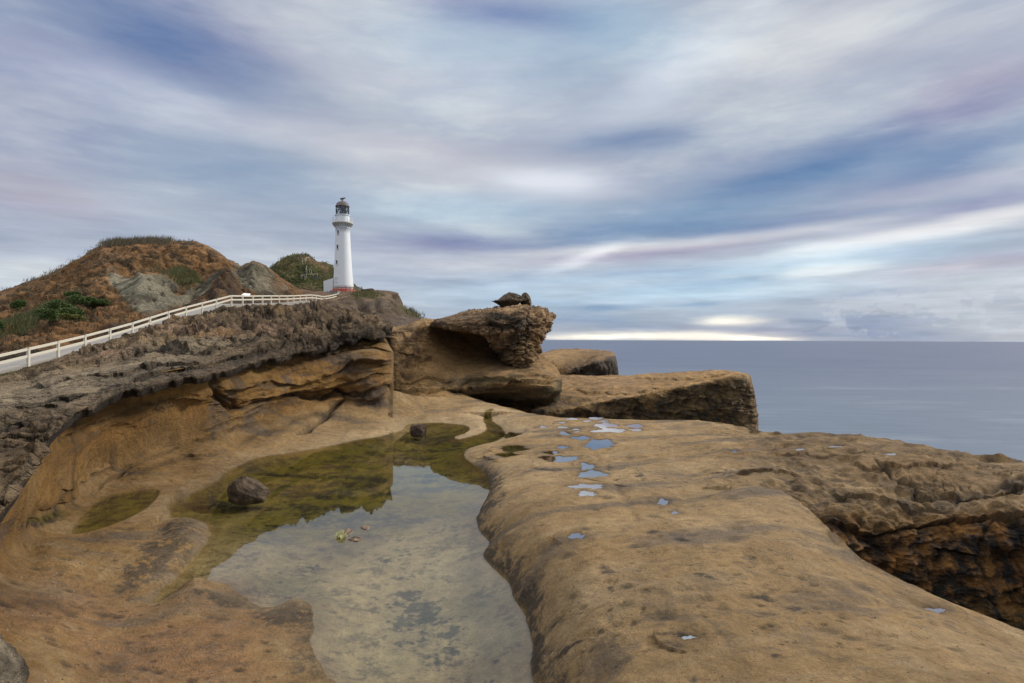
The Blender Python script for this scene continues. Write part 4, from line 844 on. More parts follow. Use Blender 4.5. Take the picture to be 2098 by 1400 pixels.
# grey clay spurs and the dark mound push toward the viewer
def hld(Xr, a, b, D):
    k = sst(2, 14, pathy(a)-b)
    r = fbm(Xr, D, 9, 6, .6, seed=91, ridged=True, gap=2); g = fbm(Xr, D, 4, 6, .65, seed=92, ridged=True, gap=2); l = fbm(Xr, D, 2.2, 5, .7, seed=93, gap=2)
    d = k*(.85*r+.55*g+.3*l)
    cl = clay(a, b)
    d = d*(1-.55*np.clip(cl, 0, 1))
    d += 2.6*k*gblob(a, b, 455, 592, 30, 26)+1.6*k*gblob(a, b, 300, 600, 44, 30, -35)
    j, r_ = worley(Xr, 2.2, (1, 1, 1), 6)
    d += k*(1-.7*np.clip(cl, 0, 1))*(.5*(r_-.5)-.3*sst(.2, 0, j))
    d -= .8*k*np.clip(cl, 0, 1)*sst(.25, 0, np.abs(fbm(Xr, D, 5, 3, .5, an=(1.6, 1, .5), seed=98)))
    d *= .4+.6*sst(0, 9, b-np.interp(a, hx, rid))
    d -= 4*k*gblob(a, b, 38, 680, 10, 9)
    return d
def clay(a, b):
    return gblob(a, b, 262, 594, 46, 17, 38)*1.3+gblob(a, b, 310, 612, 44, 26, -25)*1.4+gblob(a, b, 522, 574, 46, 30, 20)*1.4+gblob(a, b, 400, 602, 60, 9, -24)*1.2+gblob(a, b, 560, 596, 34, 8, -15)*.7
def hlc(Xr, a, b, D, d):
    n = fbm(Xr, None, 9, 6, .62, seed=94); n2 = fbm(Xr, None, 2.4, 5, .65, seed=95); n3 = fbm(Xr, None, 5, 5, .6, an=(1, 1, .5), seed=96)
    c = lerp(C(.27, .14, .052)[None, None], C(.37, .21, .095), np.clip(.4+1.5*n, 0, 1))
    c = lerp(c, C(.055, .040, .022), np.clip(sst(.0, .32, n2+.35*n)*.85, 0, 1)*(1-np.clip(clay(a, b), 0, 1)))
    c = lerp(c, C(.11, .09, .03), np.clip(gblob(a, b, 370, 565, 50, 18, 20)*1.1*(.5+2*n3)+gblob(a, b, 60, 650, 160, 24, -20)*(.4+1.6*n3), 0, .75))
    c = lerp(c, lerp(C(.33, .31, .23), C(.17, .16, .12), np.clip(.5+2*n3+n2, 0, 1)), np.clip(sst(.25, .7, clay(a, b)*(1+n+.6*n2)), 0, .95))
    c = lerp(c, C(.045, .038, .03), np.clip(gblob(a, b, 452, 588, 28, 20, 10)*1.4*(.9+n2), 0, .9))
    c = lerp(c, C(.30, .20, .12), np.clip(gblob(a, b, 570, 585, 30, 14, 30)*.8+gblob(a, b, 470, 532, 36, 10, 25)*.5, 0, .8))
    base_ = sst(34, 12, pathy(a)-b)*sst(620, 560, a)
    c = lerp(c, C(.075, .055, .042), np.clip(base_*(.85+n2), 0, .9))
    c = lerp(c, C(.20, .135, .10), np.clip(sst(600, 630, a)*.8, 0, 1))
    return lerp(c, C(.02, .015, .01), np.clip(gblob(a, b, 38, 680, 9, 9)*1.1, 0, .9))
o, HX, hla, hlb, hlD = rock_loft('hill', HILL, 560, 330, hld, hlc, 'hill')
GH = [
 [(520,625,205),(560,622,205),(590,620,205),(620,618,205),(650,616,205),(690,614,205),(730,612,205),(760,610,210)],
 [(525,590,215),(560,592,215),(590,595,212),(620,600,210),(650,601,210),(690,600,210),(725,600,212),(755,602,216)],
 [(530,574,225),(560,568,225),(590,565,222),(620,565,220),(650,572,220),(690,582,222),(722,592,226),(750,598,230)],
 [(535,564,235),(560,556,235),(590,542,233),(618,538,230),(642,549,230),(680,565,233),(715,584,237),(745,596,240)],
 [(538,558,245),(560,550,245),(590,529,243),(620,520,240),(642,533,240),(677,551,244),(712,580,247),(742,595,250)],
 [(538,570,260),(560,565,260),(590,548,258),(620,540,256),(642,550,256),(677,566,260),(712,590,262),(742,600,262)]]
def gd(Xr, a, b, D): return 2.6*fbm(Xr, D, 18, 6, .6, seed=101, ridged=True, gap=1.6)*sst(0, 20, b-515)
def gc(Xr, a, b, D, d):
    n = fbm(Xr, None, 14, 6, .62, seed=102); n2 = fbm(Xr, None, 5, 4, .6, seed=103)
    c = lerp(C(.075, .08, .02)[None, None], C(.17, .14, .055), np.clip(.45+2*n, 0, 1))
    c = lerp(c, C(.035, .045, .012), np.clip(sst(0, .3, n2), 0, .8))
    c = lerp(c, C(.20, .13, .075), np.clip(gblob(a, b, 650, 545, 30, 10, 30)*(.6+n2)*1.3+gblob(a, b, 592, 548, 30, 4, -35)*.9+gblob(a, b, 620, 597, 60, 4), 0, .8))
    return c
o, GX, ga, gb, gD = rock_loft('green_hill', GH, 230, 180, gd, gc, 'far')
def locate(Xg, px, py):
    a, b, D = proj(Xg.reshape(-1, 3)); d = np.hypot(a-px, b-py); k = np.where(d < max(d.min()*1.5, 1.6))[0]
    return Xg.reshape(-1, 3)[k[np.argmin(D[k])]]
# ================================================================== SEA
SEA = -10.0
def sea():
    nx = 120
    me = bpy.data.meshes.new('sea'); bm = bmesh.new()
    ys = np.concatenate([np.linspace(-100, 400, 20), np.geomspace(450, 90000, 40)]); xs = np.concatenate([-np.geomspace(90000, 100, 24), np.linspace(-80, 80, 9), np.geomspace(100, 90000, 24)])
    g = [[bm.verts.new((float(x), float(y), SEA)) for x in xs] for y in ys]
    for i in range(len(ys)-1):
        for j in range(len(xs)-1): bm.faces.new((g[i][j], g[i][j+1], g[i+1][j+1], g[i+1][j]))
    bm.to_mesh(me); bm.free()
    m, t, o = mat_new('sea water'); tcn = t.new('ShaderNodeTexCoord'); v = tcn.outputs['Object']
    n = t.noise(t.mapping(v, scl=(0.10, 0.35, 1)), 1.0, 7, 0.6); nb_ = t.noise(t.mapping(v, scl=(0.012, 0.03, 1)), 1.0, 5, 0.6)
    n4 = t.noise(t.mapping(v, loc=(40, 7, 0), scl=(0.02, 0.06, 1)), 1.0, 6, 0.65)
    c = t.mix(t.ramp(nb_, [(0.35, 0.0), (0.65, 1.0)]), (0.052, 0.072, 0.135, 1), (0.075, 0.098, 0.16, 1))
    dist = t.vmath('LENGTH', v)
    c = t.mix(t.ramp(t.math('MULTIPLY', dist, 0.001), [(0.05, 1.0), (0.35, 0.0)]), c, (0.095, 0.128, 0.175, 1))
    foam = t.math('MULTIPLY', t.ramp(n4, [(0.52, 0.0), (0.80, 1.0)]), 0.28)
    for (fx, fy, rx, ry) in FOAM:
        q = PZ(np.array(float(fx)), np.array(float(fy)), SEA)
        l = t.vmath('LENGTH', t.mapping(t.vmath('ADD', v, t.scale(t.noise(v, 0.15, 4, 0.6, out='Color'), 9.0)), loc=(q[0]+4.5, q[1]+4.5, SEA), scl=(rx, ry, 1), typ='TEXTURE'))
        foam = t.math('ADD', foam, t.math('MULTIPLY', t.ramp(l, [(0.0, 1.0), (1.0, 0.0)]), t.math('ADD', n, 0.5)))
    near = t.ramp(t.math('MULTIPLY', dist, 0.001), [(0.04, 1.0), (0.4, 0.0)])
    c = t.mix(t.math('MULTIPLY', t.math('MULTIPLY', foam, near), 0.9, clamp=True), c, (0.52, 0.58, 0.60, 1))
    c = t.scale(c, t.math('MULTIPLY_ADD', t.math('SUBTRACT', n, 0.5), 0.35, 1.0))
    bp = t.new('ShaderNodeBump'); bp.inputs['Strength'].default_value = 0.35; bp.inputs['Distance'].default_value = 0.6; t.put(bp.inputs['Height'], n)
    s = t.new('ShaderNodeBsdfPrincipled'); t.put(s.inputs['Base Color'], c); s.inputs['Roughness'].default_value = 0.42; s.inputs['IOR'].default_value = 1.33; t.put(s.inputs['Normal'], bp.outputs[0])
    t.l.new(s.outputs[0], o.inputs[0]); me.materials.append(m)
    ob = bpy.data.objects.new('sea', me); COL.objects.link(ob); ob['kind'] = 'structure'
FOAM = [(1592, 838, 7, 8), (1685, 860, 9, 6), (1650, 830, 7, 7), (2040, 925, 6, 5), (1900, 890, 6, 6)]
sea()
# ================================================================== mesh building helpers for built things
def mesh_obj(name, bm, mat, parent=None, smooth=False):
    bmesh.ops.recalc_face_normals(bm, faces=bm.faces[:])
    if smooth:
        for f in bm.faces: f.smooth = True
    me = bpy.data.meshes.new(name); bm.to_mesh(me); bm.free(); me.materials.append(mat)
    o = bpy.data.objects.new(name, me); COL.objects.link(o); o.parent = parent; return o
def empty(name, loc):
    e = bpy.data.objects.new(name, None); COL.objects.link(e); e.location = loc; e.empty_display_size = 0.3; return e
def add_beam(bm, p, q, w, h, up=Vector((0, 0, 1))):
    p, q = Vector(p), Vector(q); d = (q-p).normalized(); s = d.cross(up)
    if s.length < 1e-4: s = d.cross(Vector((1, 0, 0)))
    s.normalize(); u = s.cross(d).normalized()
    vs = []
    for e in (p, q):
        for a, b in ((-1, -1), (1, -1), (1, 1), (-1, 1)): vs.append(bm.verts.new(e+s*a*w/2+u*b*h/2))
    for f in ((0, 1, 2, 3), (7, 6, 5, 4), (0, 4, 5, 1), (1, 5, 6, 2), (2, 6, 7, 3), (3, 7, 4, 0)): bm.faces.new([vs[i] for i in f])
def add_box(bm, x0, x1, y0, y1, z0, z1):
    add_beam(bm, ((x0+x1)/2, y0, (z0+z1)/2), ((x0+x1)/2, y1, (z0+z1)/2), x1-x0, z1-z0)
def lathe(bm, prof, seg=48, cap=True):
    rows = []
    for r, z in prof:
        rows.append([bm.verts.new((r*math.cos(2*math.pi*i/seg), r*math.sin(2*math.pi*i/seg), z)) for i in range(seg)])
    for a, b in zip(rows[:-1], rows[1:]):
        for i in range(seg): bm.faces.new((a[i], a[(i+1) % seg], b[(i+1) % seg], b[i]))
    if cap:
        bm.faces.new(rows[0][::-1]); bm.faces.new(rows[-1])
# ================================================================== LIGHTHOUSE
LD = 141.0; base = P(703.6, 596.5, LD); mpp = LD/F
lh = empty('lighthouse', Vector(base)); tag(lh, 'tall tapering white lighthouse with dark domed lantern room on the headland', 'lighthouse')
lh.rotation_euler = (0, R(-0.85), 0)
zpx = lambda y: (596.5-y)*mpp
bm = bmesh.new(); lathe(bm, [(20.6*mpp, zpx(594)), (20.1*mpp, zpx(585)), (18.6*mpp, zpx(565)), (16.9*mpp, zpx(535)), (15.5*mpp, zpx(505)), (14.6*mpp, zpx(480)), (14.2*mpp, zpx(468.5)), (14.6*mpp, zpx(468.4)), (14.6*mpp, zpx(466.6)), (14.2*mpp, zpx(466.5)), (14.4*mpp, zpx(464)), (16.0*mpp, zpx(461.5)), (18.6*mpp, zpx(459.8))], 64)
mesh_obj('tower', bm, M['white'], lh, True)
bm = bmesh.new(); lathe(bm, [(22.8*mpp, -1.0), (22.8*mpp, zpx(594)-0.01), (21.5*mpp, zpx(593.6))], 64); mesh_obj('plinth', bm, M['red'], lh)
bm = bmesh.new()
for i in range(20):
    a = 2*math.pi*i/20; c, s = math.cos(a), math.sin(a); r1, r2 = 14.6*mpp, 19.6*mpp
    add_beam(bm, (r1*c, r1*s, zpx(466)), (r2*c, r2*s, zpx(459.9)), .16, .3)
mesh_obj('bracket_ring', bm, M['soffit'], lh)
bm = bmesh.new(); lathe(bm, [(14*mpp, zpx(459.7)), (20.4*mpp, zpx(459.7)), (20.8*mpp, zpx(458.5)), (20.4*mpp, zpx(457.2)), (14*mpp, zpx(457.2))], 64, False)
mesh_obj('gallery', bm, M['soffit'], lh)
bm = bmesh.new()
for i in range(20):
    a = 2*math.pi*(i+.5)/20; c, s = math.cos(a)*20.2*mpp, math.sin(a)*20.2*mpp; a2 = 2*math.pi*(i+1.5)/20; c2_, s2_ = math.cos(a2)*20.2*mpp, math.sin(a2)*20.2*mpp
    add_beam(bm, (c, s, zpx(457.3)), (c, s, zpx(447.5)), .06, .06)
    for z in (448, 451, 454.2): add_beam(bm, (c, s, zpx(z)), (c2_, s2_, zpx(z)), .035, .035)
mesh_obj('railing', bm, M['white'], lh)
bm = bmesh.new(); lathe(bm, [(14*mpp, zpx(457.2)), (14*mpp, zpx(443.2)), (15.6*mpp, zpx(442.8)), (15.6*mpp, zpx(441.5)), (13.4*mpp, zpx(441.3))], 48)
mesh_obj('lantern_base', bm, M['white'], lh)
bm = bmesh.new(); rl = 13.2*mpp; nseg = 16
for i in range(nseg):
    a = 2*math.pi*i/nseg; b_ = 2*math.pi*(i+1)/nseg
    p = lambda an, y: (rl*math.cos(an), rl*math.sin(an), zpx(y))
    for y in (441, 432.5, 424): add_beam(bm, p(a, y), p(b_, y), .10, .12)
    if i % 2 == 0: add_beam(bm, p(a, 441), p(b_, 432.5), .08, .08); add_beam(bm, p(b_, 432.5), p(a, 424), .08, .08); add_beam(bm, p(a, 441), p(a, 424), .09, .09)
    else: add_beam(bm, p(b_, 441), p(a, 432.5), .08, .08); add_beam(bm, p(a, 432.5), p(b_, 424), .08, .08)
mesh_obj('lantern_frame', bm, M['dark'], lh)
gm, gt, go = mat_new('lantern glass'); _tr = gt.new('ShaderNodeBsdfTransparent'); _gl = gt.new('ShaderNodeBsdfGlossy'); _gl.inputs['Roughness'].default_value = .03; _mx = gt.new('ShaderNodeMixShader'); _mx.inputs[0].default_value = .12
_tr.inputs[0].default_value = (.93, .96, .97, 1); gt.l.new(_tr.outputs[0], _mx.inputs[1]); gt.l.new(_gl.outputs[0], _mx.inputs[2]); gt.l.new(_mx.outputs[0], go.inputs[0])
bm = bmesh.new(); lathe(bm, [(rl-.08, zpx(441)), (rl-.08, zpx(424))], 32, False); mesh_obj('lantern_glass', bm, gm, lh, True)
bm = bmesh.new(); lathe(bm, [(.5, zpx(441)), (5.0*mpp, zpx(438)), (6.6*mpp, zpx(433)), (5.6*mpp, zpx(427.5)), (3*mpp, zpx(424.5))], 16); lo = mesh_obj('lens', bm, M['lens'], lh); lo.location = (1.0*mpp+.1, 0, 0)
bm = bmesh.new(); lathe(bm, [(14.0*mpp, zpx(424.4)), (14.1*mpp, zpx(423)), (13.0*mpp, zpx(422.4)), (12.3*mpp, zpx(419.5)), (10*mpp, zpx(416)), (6.5*mpp, zpx(413.8)), (1.9*mpp, zpx(413)), (1.5*mpp, zpx(410.5)), (1.7*mpp, zpx(409.5)), (.3, zpx(409.2))], 40)
mesh_obj('dome', bm, M['dome'], lh, True)
bm = bmesh.new(); add_beam(bm, (0, 0, zpx(410)), (0, 0, zpx(405.5)), .09, .09); add_beam(bm, (-.35, 0, zpx(407.5)), (.75, 0, zpx(406.2)), .05, .28); add_beam(bm, (.1, 0, zpx(409.5)), (.65, 0, zpx(406.8)), .06, .06); add_beam(bm, (-.5, 0, zpx(408.5)), (-.2, 0, zpx(407.3)), .3, .3)
mesh_obj('weather_vane', bm, M['dark'], lh)
for (wx, wy, hh, gl_) in ((696.8, 478.2, 4.0, 1), (696.0, 508.5, 4.0, 1), (694.8, 539.8, 4.0, 1), (694.6, 575, 4.5, 0)):
    rad = np.interp(wy, [468, 480, 505, 535, 565, 594], [14.2, 14.6, 15.5, 16.9, 18.6, 20.6])*mpp
    cx_ = np.interp(wy, [420, 596], [701, 703.6]); x = (wx-cx_)*mpp; ang = math.asin(x/rad); y = -rad*math.cos(ang)
    e = empty('window', (x, y, zpx(wy))); e.parent = lh; e.rotation_euler = (0, 0, ang)
    bm = bmesh.new(); w2_, h2_ = 1.8*mpp, hh*mpp
    for s in (-1, 1): add_box(bm, s*w2_*1.35-.05, s*w2_*1.35+.05, -.10, .3, -h2_, h2_)
    add_box(bm, -w2_*1.6, w2_*1.6, -.12, .3, h2_, h2_+.12); mesh_obj('frame', bm, M['white'], e)
    bm = bmesh.new(); add_box(bm, -w2_*1.7, w2_*1.7, -.16, .3, -h2_-.12, -h2_); mesh_obj('sill', bm, M['white'], e)
    bm = bmesh.new(); add_box(bm, -w2_*1.3, w2_*1.3, -.02, .3, -h2_+.01, h2_-.01); mesh_obj('pane', bm, M['glassd'] if gl_ else M['white'], e)
bm = bmesh.new()  # entrance porch on the left with a lean-to roof
x0, x1 = (667-703.6)*mpp, (686-703.6)*mpp; zt1, zt0 = zpx(571.5), zpx(577)
for (ya, yb) in ((-1.5, 1.5),):
    v = [bm.verts.new(c) for c in ((x0, ya, -.3), (x1, ya, -.3), (x1, ya, zt1), (x0, ya, zt0), (x0, yb, -.3), (x1, yb, -.3), (x1, yb, zt1), (x0, yb, zt0))]
    for f in ((0, 1, 2, 3), (7, 6, 5, 4), (0, 4, 5, 1), (1, 5, 6, 2), (2, 6, 7, 3), (3, 7, 4, 0)): bm.faces.new([v[i] for i in f])
mesh_obj('porch', bm, M['white'], lh)
# concrete retaining wall in front of the tower
q = P(684, 608, 131.0)
bm = bmesh.new(); add_box(bm, -.85, .85, 0, 2.2, -.7, 1.25); add_box(bm, -.92, .92, -.08, 2.28, 1.25, 1.37)
o = mesh_obj('retaining_block', bm, M['concrete']); o.location = Vector(q); tag(o, 'square pale concrete block at the top of the path, below the lighthouse', 'wall')
bm = bmesh.new()
gate = empty('gate', Vector(P(672.5, 606.5, 132))); tag(gate, 'small dark timber gate frame left of the concrete block', 'gate')
add_beam(bm, (-.2, 0, -.6), (-.2, 0, 1.1), .18, .18); mesh_obj('post', bm, M['greyrail'], gate)
bm = bmesh.new(); add_beam(bm, (.3, 0, -.6), (.3, 0, 1.1), .18, .18); mesh_obj('post', bm, M['greyrail'], gate)
bm = bmesh.new(); add_beam(bm, (-.2, 0, .9), (.3, 0, .9), .1, .12); mesh_obj('rail', bm, M['greyrail'], gate)
bm = bmesh.new(); add_beam(bm, (-.2, 0, .3), (.3, 0, .3), .1, .12); mesh_obj('rail', bm, M['greyrail'], gate)
# ================================================================== FENCES
def fence(name, label, posts, hgt, rails, pmat, pw=.14, rw=(.05, .16), group=None, kerb=False):
    """posts: list of base points (Vector)"""
    root = empty(name, posts[0]); tag(root, label, 'fence', group); o0 = Vector(posts[0])
    bm = bmesh.new(); add_beam(bm, (0, 0, -.5), (0, 0, hgt), pw, pw); add_beam(bm, (0, 0, hgt), (0, 0, hgt+.03), pw*1.25, pw*1.25)
    p0 = mesh_obj('post', bm, pmat, root); p0.location = (0, 0, 0)
    for q in posts[1:]:
        c = p0.copy(); COL.objects.link(c); c.parent = root; c.location = Vector(q)-o0
    for k, (zf, nm) in enumerate(rails):
        bm = bmesh.new()
        for a, b in zip(posts[:-1], posts[1:]):
            a, b = Vector(a)-o0, Vector(b)-o0; add_beam(bm, a+Vector((0, -.09, hgt*zf)), b+Vector((0, -.09, hgt*zf)), *rw)
        mesh_obj(nm, bm, pmat, root)
    return root
pp = [(-70,784),(-8,764),(58,747),(119,731),(174,716),(225,701),(271,687),(307,674.5),(345,661.5),(381,650),(414,640.5),(443,632.5),(474,623.6),(497,623.2),(518,622.8),(537.7,622),(555.5,621.4),(572,621),(589,620.5),(601.6,619.8),(614.7,618.8),(627,617.8),(639.6,617),(647.6,617.6),(658,618.8),(664.5,619),(674.5,617),(683,614.6),(694,611)]
posts = [Vector(P(x, y, float(pathD(x)))) for x, y in pp]
fence('path_fence', 'long white two-rail timber fence climbing beside the concrete path to the lighthouse', posts, 1.08, [(.93, 'top_rail'), (.50, 'mid_rail')], M['rail'], .15, (.07, .17))
# footpath behind the fence
def ribbon(name, pts, w, th, mat):
    bm = bmesh.new(); rows = []
    P_ = [Vector(p) for p in pts]
    for i, p in enumerate(P_):
        t = (P_[min(i+1, len(P_)-1)]-P_[max(i-1, 0)]); n = Vector((-t.y, t.x, 0)).normalized()
        if n.y < 0 and abs(n.y) > .2 or (abs(n.y) <= .2 and n.x > 0): n = -n
        a = p+Vector((0, 0, .02)); b = a+n*w
        rows.append([bm.verts.new(v) for v in (a+Vector((0, 0, -th)), a, b, b+Vector((0, 0, -th)))])
    for r, s in zip(rows[:-1], rows[1:]):
        for i in range(3): bm.faces.new((r[i], r[i+1], s[i+1], s[i]))
    o = mesh_obj(name, bm, mat); return o
sp = smooth_poly(np.array([list(p) for p in posts]), 4, closed=False)
tag(ribbon('footpath', sp, 1.7, .55, M['concrete']), kind='structure')
# far side fence near the bend
pp2 = [(462,622,74),(478,621,76.5),(497,620.5,79),(517,620,82)]
gp = [(690.5, 598.5), (699.5, 599), (709, 599), (717.5, 599), (724.5, 598.5), (733.5, 598.3), (741.5, 598)]
fence('brow_fence', 'low dark grey timber fence along the brow in front of the lighthouse base', [Vector(P(x, y, 127+abs(i-2)*.8)) for i, (x, y) in enumerate(gp)], 1.15, [(.92, 'top_rail'), (.5, 'mid_rail')], M['greyrail'], .14, (.06, .13))
# zigzag stair fences on the green hill
def hillf(pts, label):
    ps = []
    for x, y in pts: q = locate(GX, x, y); ps.append(Vector(q)+Vector((0, -.8, .1)))
    fence('stair_fence', label, ps, 1.1, [(.93, 'top_rail')], M['stair'], .13, (.08, .12), group='handrails on the hill track')
hillf([(617.5,569),(621,569),(630.5,568),(643.5,567.5),(652.5,567.5)], 'lowest and longest pale handrail crossing the green hill above the dark timber steps')
hillf([(619,569.5),(625.5,572)], 'short pale handrail dropping forward from the left end of the longest one')
hillf([(631,559),(635,556.5),(640,558)], 'pale handrail at the upper bend, right below the lone dark walker')
hillf([(628.5,551),(629.5,557)], 'short pale handrail on the steep flight left of the lone walker')
hillf([(620,534),(622.5,540),(626.5,538),(630,533.5),(637,534.5)], 'topmost crooked handrail just under the summit lookout')
bm = bmesh.new(); o_ = locate(GX, 648, 570)
for i in range(4): add_box(bm, -1.2+i*.9, -.7+i*.9, -.6, 0, -.4, .25)
add_box(bm, -1.5, 2.6, -.7, .1, .25, .36)
st = mesh_obj('timber_step', bm, M['greyrail']); st.location = Vector(o_)+Vector((0, -1, .2)); tag(st, 'dark timber step platform under the right end of the longest hill handrail', 'steps')
# information board beyond the fence
ib = empty('information_board', Vector(P(505, 622, 76))); tag(ib, 'white sloping information board behind the fence at the bend', 'sign')
bm = bmesh.new(); add_beam(bm, (-.42, 0, -.3), (-.42, 0, 1.12), .08, .08); mesh_obj('leg', bm, M['greyrail'], ib)
bm = bmesh.new(); add_beam(bm, (.42, 0, -.3), (.42, 0, 1.12), .08, .08); mesh_obj('leg', bm, M['greyrail'], ib)
bm = bmesh.new(); v = [bm.verts.new(c) for c in ((-.55, -.35, 1.10), (.55, -.35, 1.02), (.40, .30, 1.34), (-.48, .30, 1.40))]; bm.faces.new(v)
r = bmesh.ops.extrude_face_region(bm, geom=bm.faces[:]); bmesh.ops.translate(bm, verts=[e for e in r['geom'] if isinstance(e, bmesh.types.BMVert)], vec=(0, .02, -.06)); mesh_obj('panel', bm, paint('board white', (.8, .82, .85), .4), ib)
# ================================================================== BOULDERS
def boulder(name, label, loc, size, seed, colr=(0.16, .125, .09), rot=0, jag=.25, sub=5, flat=.35, shape=None, mat='boulder'):
    bm = bmesh.new(); bmesh.ops.create_icosphere(bm, subdivisions=sub, radius=1)
    V = np.array([v.co[:] for v in bm.verts])
    r = 1+jag*fbm(V*1.0+seed*5, None, 1.3, 3, .5, seed=seed)+jag*.55*fbm(V+seed, None, .6, 5, .6, seed=seed+7, ridged=True)
    # facets: clip by random planes
    rg_ = np.random.default_rng(seed); Wv = V*r[:, None]
    for _ in range(9):
        n = rg_.normal(size=3); n /= np.linalg.norm(n); dd = Wv@n; lim = .72+.15*rg_.random(); Wv -= np.maximum(dd-lim, 0)[:, None]*n*.85
    if shape is not None: Wv = shape(Wv)
    Wv[:, 2] = np.where(Wv[:, 2] < -flat, -flat+(Wv[:, 2]+flat)*.3, Wv[:, 2])
    Wv += V*(.03*fbm(Wv*3+seed, None, .5, 4, .6, seed=seed+3))[:, None]
    for v, c in zip(bm.verts, Wv): v.co = Vector(c*np.array(size)*1.22)
    o = mesh_obj(name, bm, M[mat], None, True); at = o.data.color_attributes.new('Col', 'FLOAT_COLOR', 'POINT')
    nn = fbm(Wv, None, .7, 4, .6, seed=seed+11); cc = np.ones((len(V), 4), np.float32); cc[:, :3] = lerp(C(*colr)[None], C(*colr)*.35, np.clip(.4+1.4*nn, 0, 1))
    at.data.foreach_set('color', cc.ravel()); o.location = Vector(loc); o.rotation_euler = (0, 0, rot)
    tag(o, label, 'rock'); return o
w_ = DZ(512, 1015, 0)/F
boulder('boulder', 'brown wedge-shaped boulder standing in the green left part of the pool', PZ(np.array(512.), np.array(1016.), .03), (33*w_, 28*w_, 27*w_), 5, (.17, .125, .085), .3, .22, flat=.3, shape=lambda W: W*np.array([1, 1, 1])*np.stack([np.ones(len(W)), np.ones(len(W)), 1-.30*W[:, 0]], -1))
w_ = DZ(857, 886, 0)/F
boulder('boulder', 'small blocky dark brown boulder at the far end of the pool', PZ(np.array(857.), np.array(884.), .08), (15.5*w_, 14*w_, 13*w_), 12, (.13, .085, .06), .2, .15, flat=.6, shape=lambda W: np.clip(W, -.80, .80)*1.05)
def fish(W):
    W = W.copy(); x = W[:, 0]; k = np.clip(1-np.abs(x+.05)**1.5*.85, .12, 1); W[:, 2] *= k; W[:, 2] += .12*x; W[:, 2] += np.where(W[:, 2] < 0, .18*np.abs(x), 0); return W
mp = 32.5/F
boulder('boulder', 'dark diamond-shaped balancing boulder on top of the outcrop cap', P(1046, 618, 32.5), (28*mp, 22*mp, 15*mp), 21, (.16, .12, .08), 0, .30, flat=.9, shape=fish)
boulder('boulder', 'small knobbly upright rock beside the balancing boulder on the outcrop cap', P(1077, 618.5, 32.8), (10*mp, 12*mp, 13.5*mp), 33, (.15, .115, .075), .5, .38, flat=.9)
boulder('boulder', 'flat dark stone lying on the left shoulder of the outcrop cap', P(912, 657, 31.5), (10*mp, 9*mp, 3.2*mp), 37, (.07, .055, .045), .1, .25, sub=4)
# low crest lump beside the lighthouse
boulder('boulder', 'low dark rock hump on the brow right of the lighthouse fence', P(755, 597, 130), (11*.112, 1.4, 5*.112), 41, (.10, .07, .055), .1, .25, sub=4)
# pebble-like things in the pool
w_ = DZ(697, 1097, 0)/F
def sponge():
    c = PZ(np.array(697.), np.array(1100.), 0.0); root = empty('seaweed_clump', Vector(c)); tag(root, 'pale yellow-green clump of seaweed poking out of the middle of the pool', 'seaweed')
    bm = bmesh.new(); rr = random.Random(4)
    for i in range(90):
        a = rr.uniform(0, 6.28); r = rr.uniform(0, 11)*w_; b = Vector((r*math.cos(a), r*math.sin(a)*.8, -.01)); tip = b+Vector((rr.uniform(-.4, .4)*10*w_, rr.uniform(-.4, .4)*8*w_, rr.uniform(.3, 1)*14*w_)); s = Vector((math.cos(a+1.5), math.sin(a+1.5), 0))*2.2*w_
        m_ = (b+tip)/2+Vector((rr.uniform(-2, 2)*w_, rr.uniform(-2, 2)*w_, 0))
        v = [bm.verts.new(q) for q in (b-s, b+s, m_+s*1.2, tip, m_-s*1.2)]; bm.faces.new(v)
    mesh_obj('fronds', bm, leaf_mat('pale seaweed', (.35, .36, .14), (.50, .50, .26), (.6, .58, .4)), root)
    bm = bmesh.new(); bmesh.ops.create_icosphere(bm, subdivisions=3, radius=1)
    for v in bm.verts: v.co = Vector((v.co.x*9*w_, v.co.y*8*w_, v.co.z*6*w_))
    mesh_obj('base', bm, paint('olive weed', (.12, .11, .03)), root)
sponge()
for k_, (x, y, rx, ry, lb) in enumerate([(712, 1090, 9, 6, 'pale flat pebble just right of the seaweed clump'), (728, 1105, 12, 5, 'flat tan stone awash in front of the seaweed clump'), (748, 1082, 9, 4.5, 'brown flat stone awash right of the seaweed clump, farthest from it')]):
    s_ = DZ(x, y, 0)/F; boulder('stone', lb, PZ(np.array(float(x)), np.array(float(y)), -.004), (rx*s_, ry*2.6*s_, 3.2*s_), 50+k_, (.34, .25, .18), .2*k_, .2, sub=4, flat=.6)
# rough grey rock shoulder at the left corner, close to the camera
boulder('boulder', 'coarse grey rock corner at the bottom left edge of the frame', P(-95, 1450, 2.62), (.16, .26, .28), 61, (.30, .25, .18), .2, .2, sub=6)
# ================================================================== VEGETATION
def leafcloud(cent, radii, n, size, rr, lean=(0, 0), up=0.3):
    V = []; Fc = []
    for i in range(n):
        while True:
            p = np.array([rr.uniform(-1, 1) for _ in range(3)])
            if p@p <= 1: break
        if p[2] < -.3: p[2] = -p[2]
        p = p/ (np.linalg.norm(p)+1e-6)*(np.linalg.norm(p)**.5)
        c = np.array(cent)+p*np.array(radii); d = p*np.array([1, 1, 1])+np.array([lean[0], lean[1], up])+np.array([rr.gauss(0, .5) for _ in range(3)]); d /= np.linalg.norm(d)
        s = np.cross(d, [rr.gauss(0, 1), rr.gauss(0, 1), rr.gauss(0, 1)]); s /= np.linalg.norm(s)+1e-6
        L = size*rr.uniform(.6, 1.4); k = len(V); V += [c-s*L*.16, c+s*L*.16, c+d*L*.6+s*L*.14, c+d*L, c+d*L*.6-s*L*.14]; Fc.append((k, k+1, k+2, k+3, k+4))
    return V, Fc
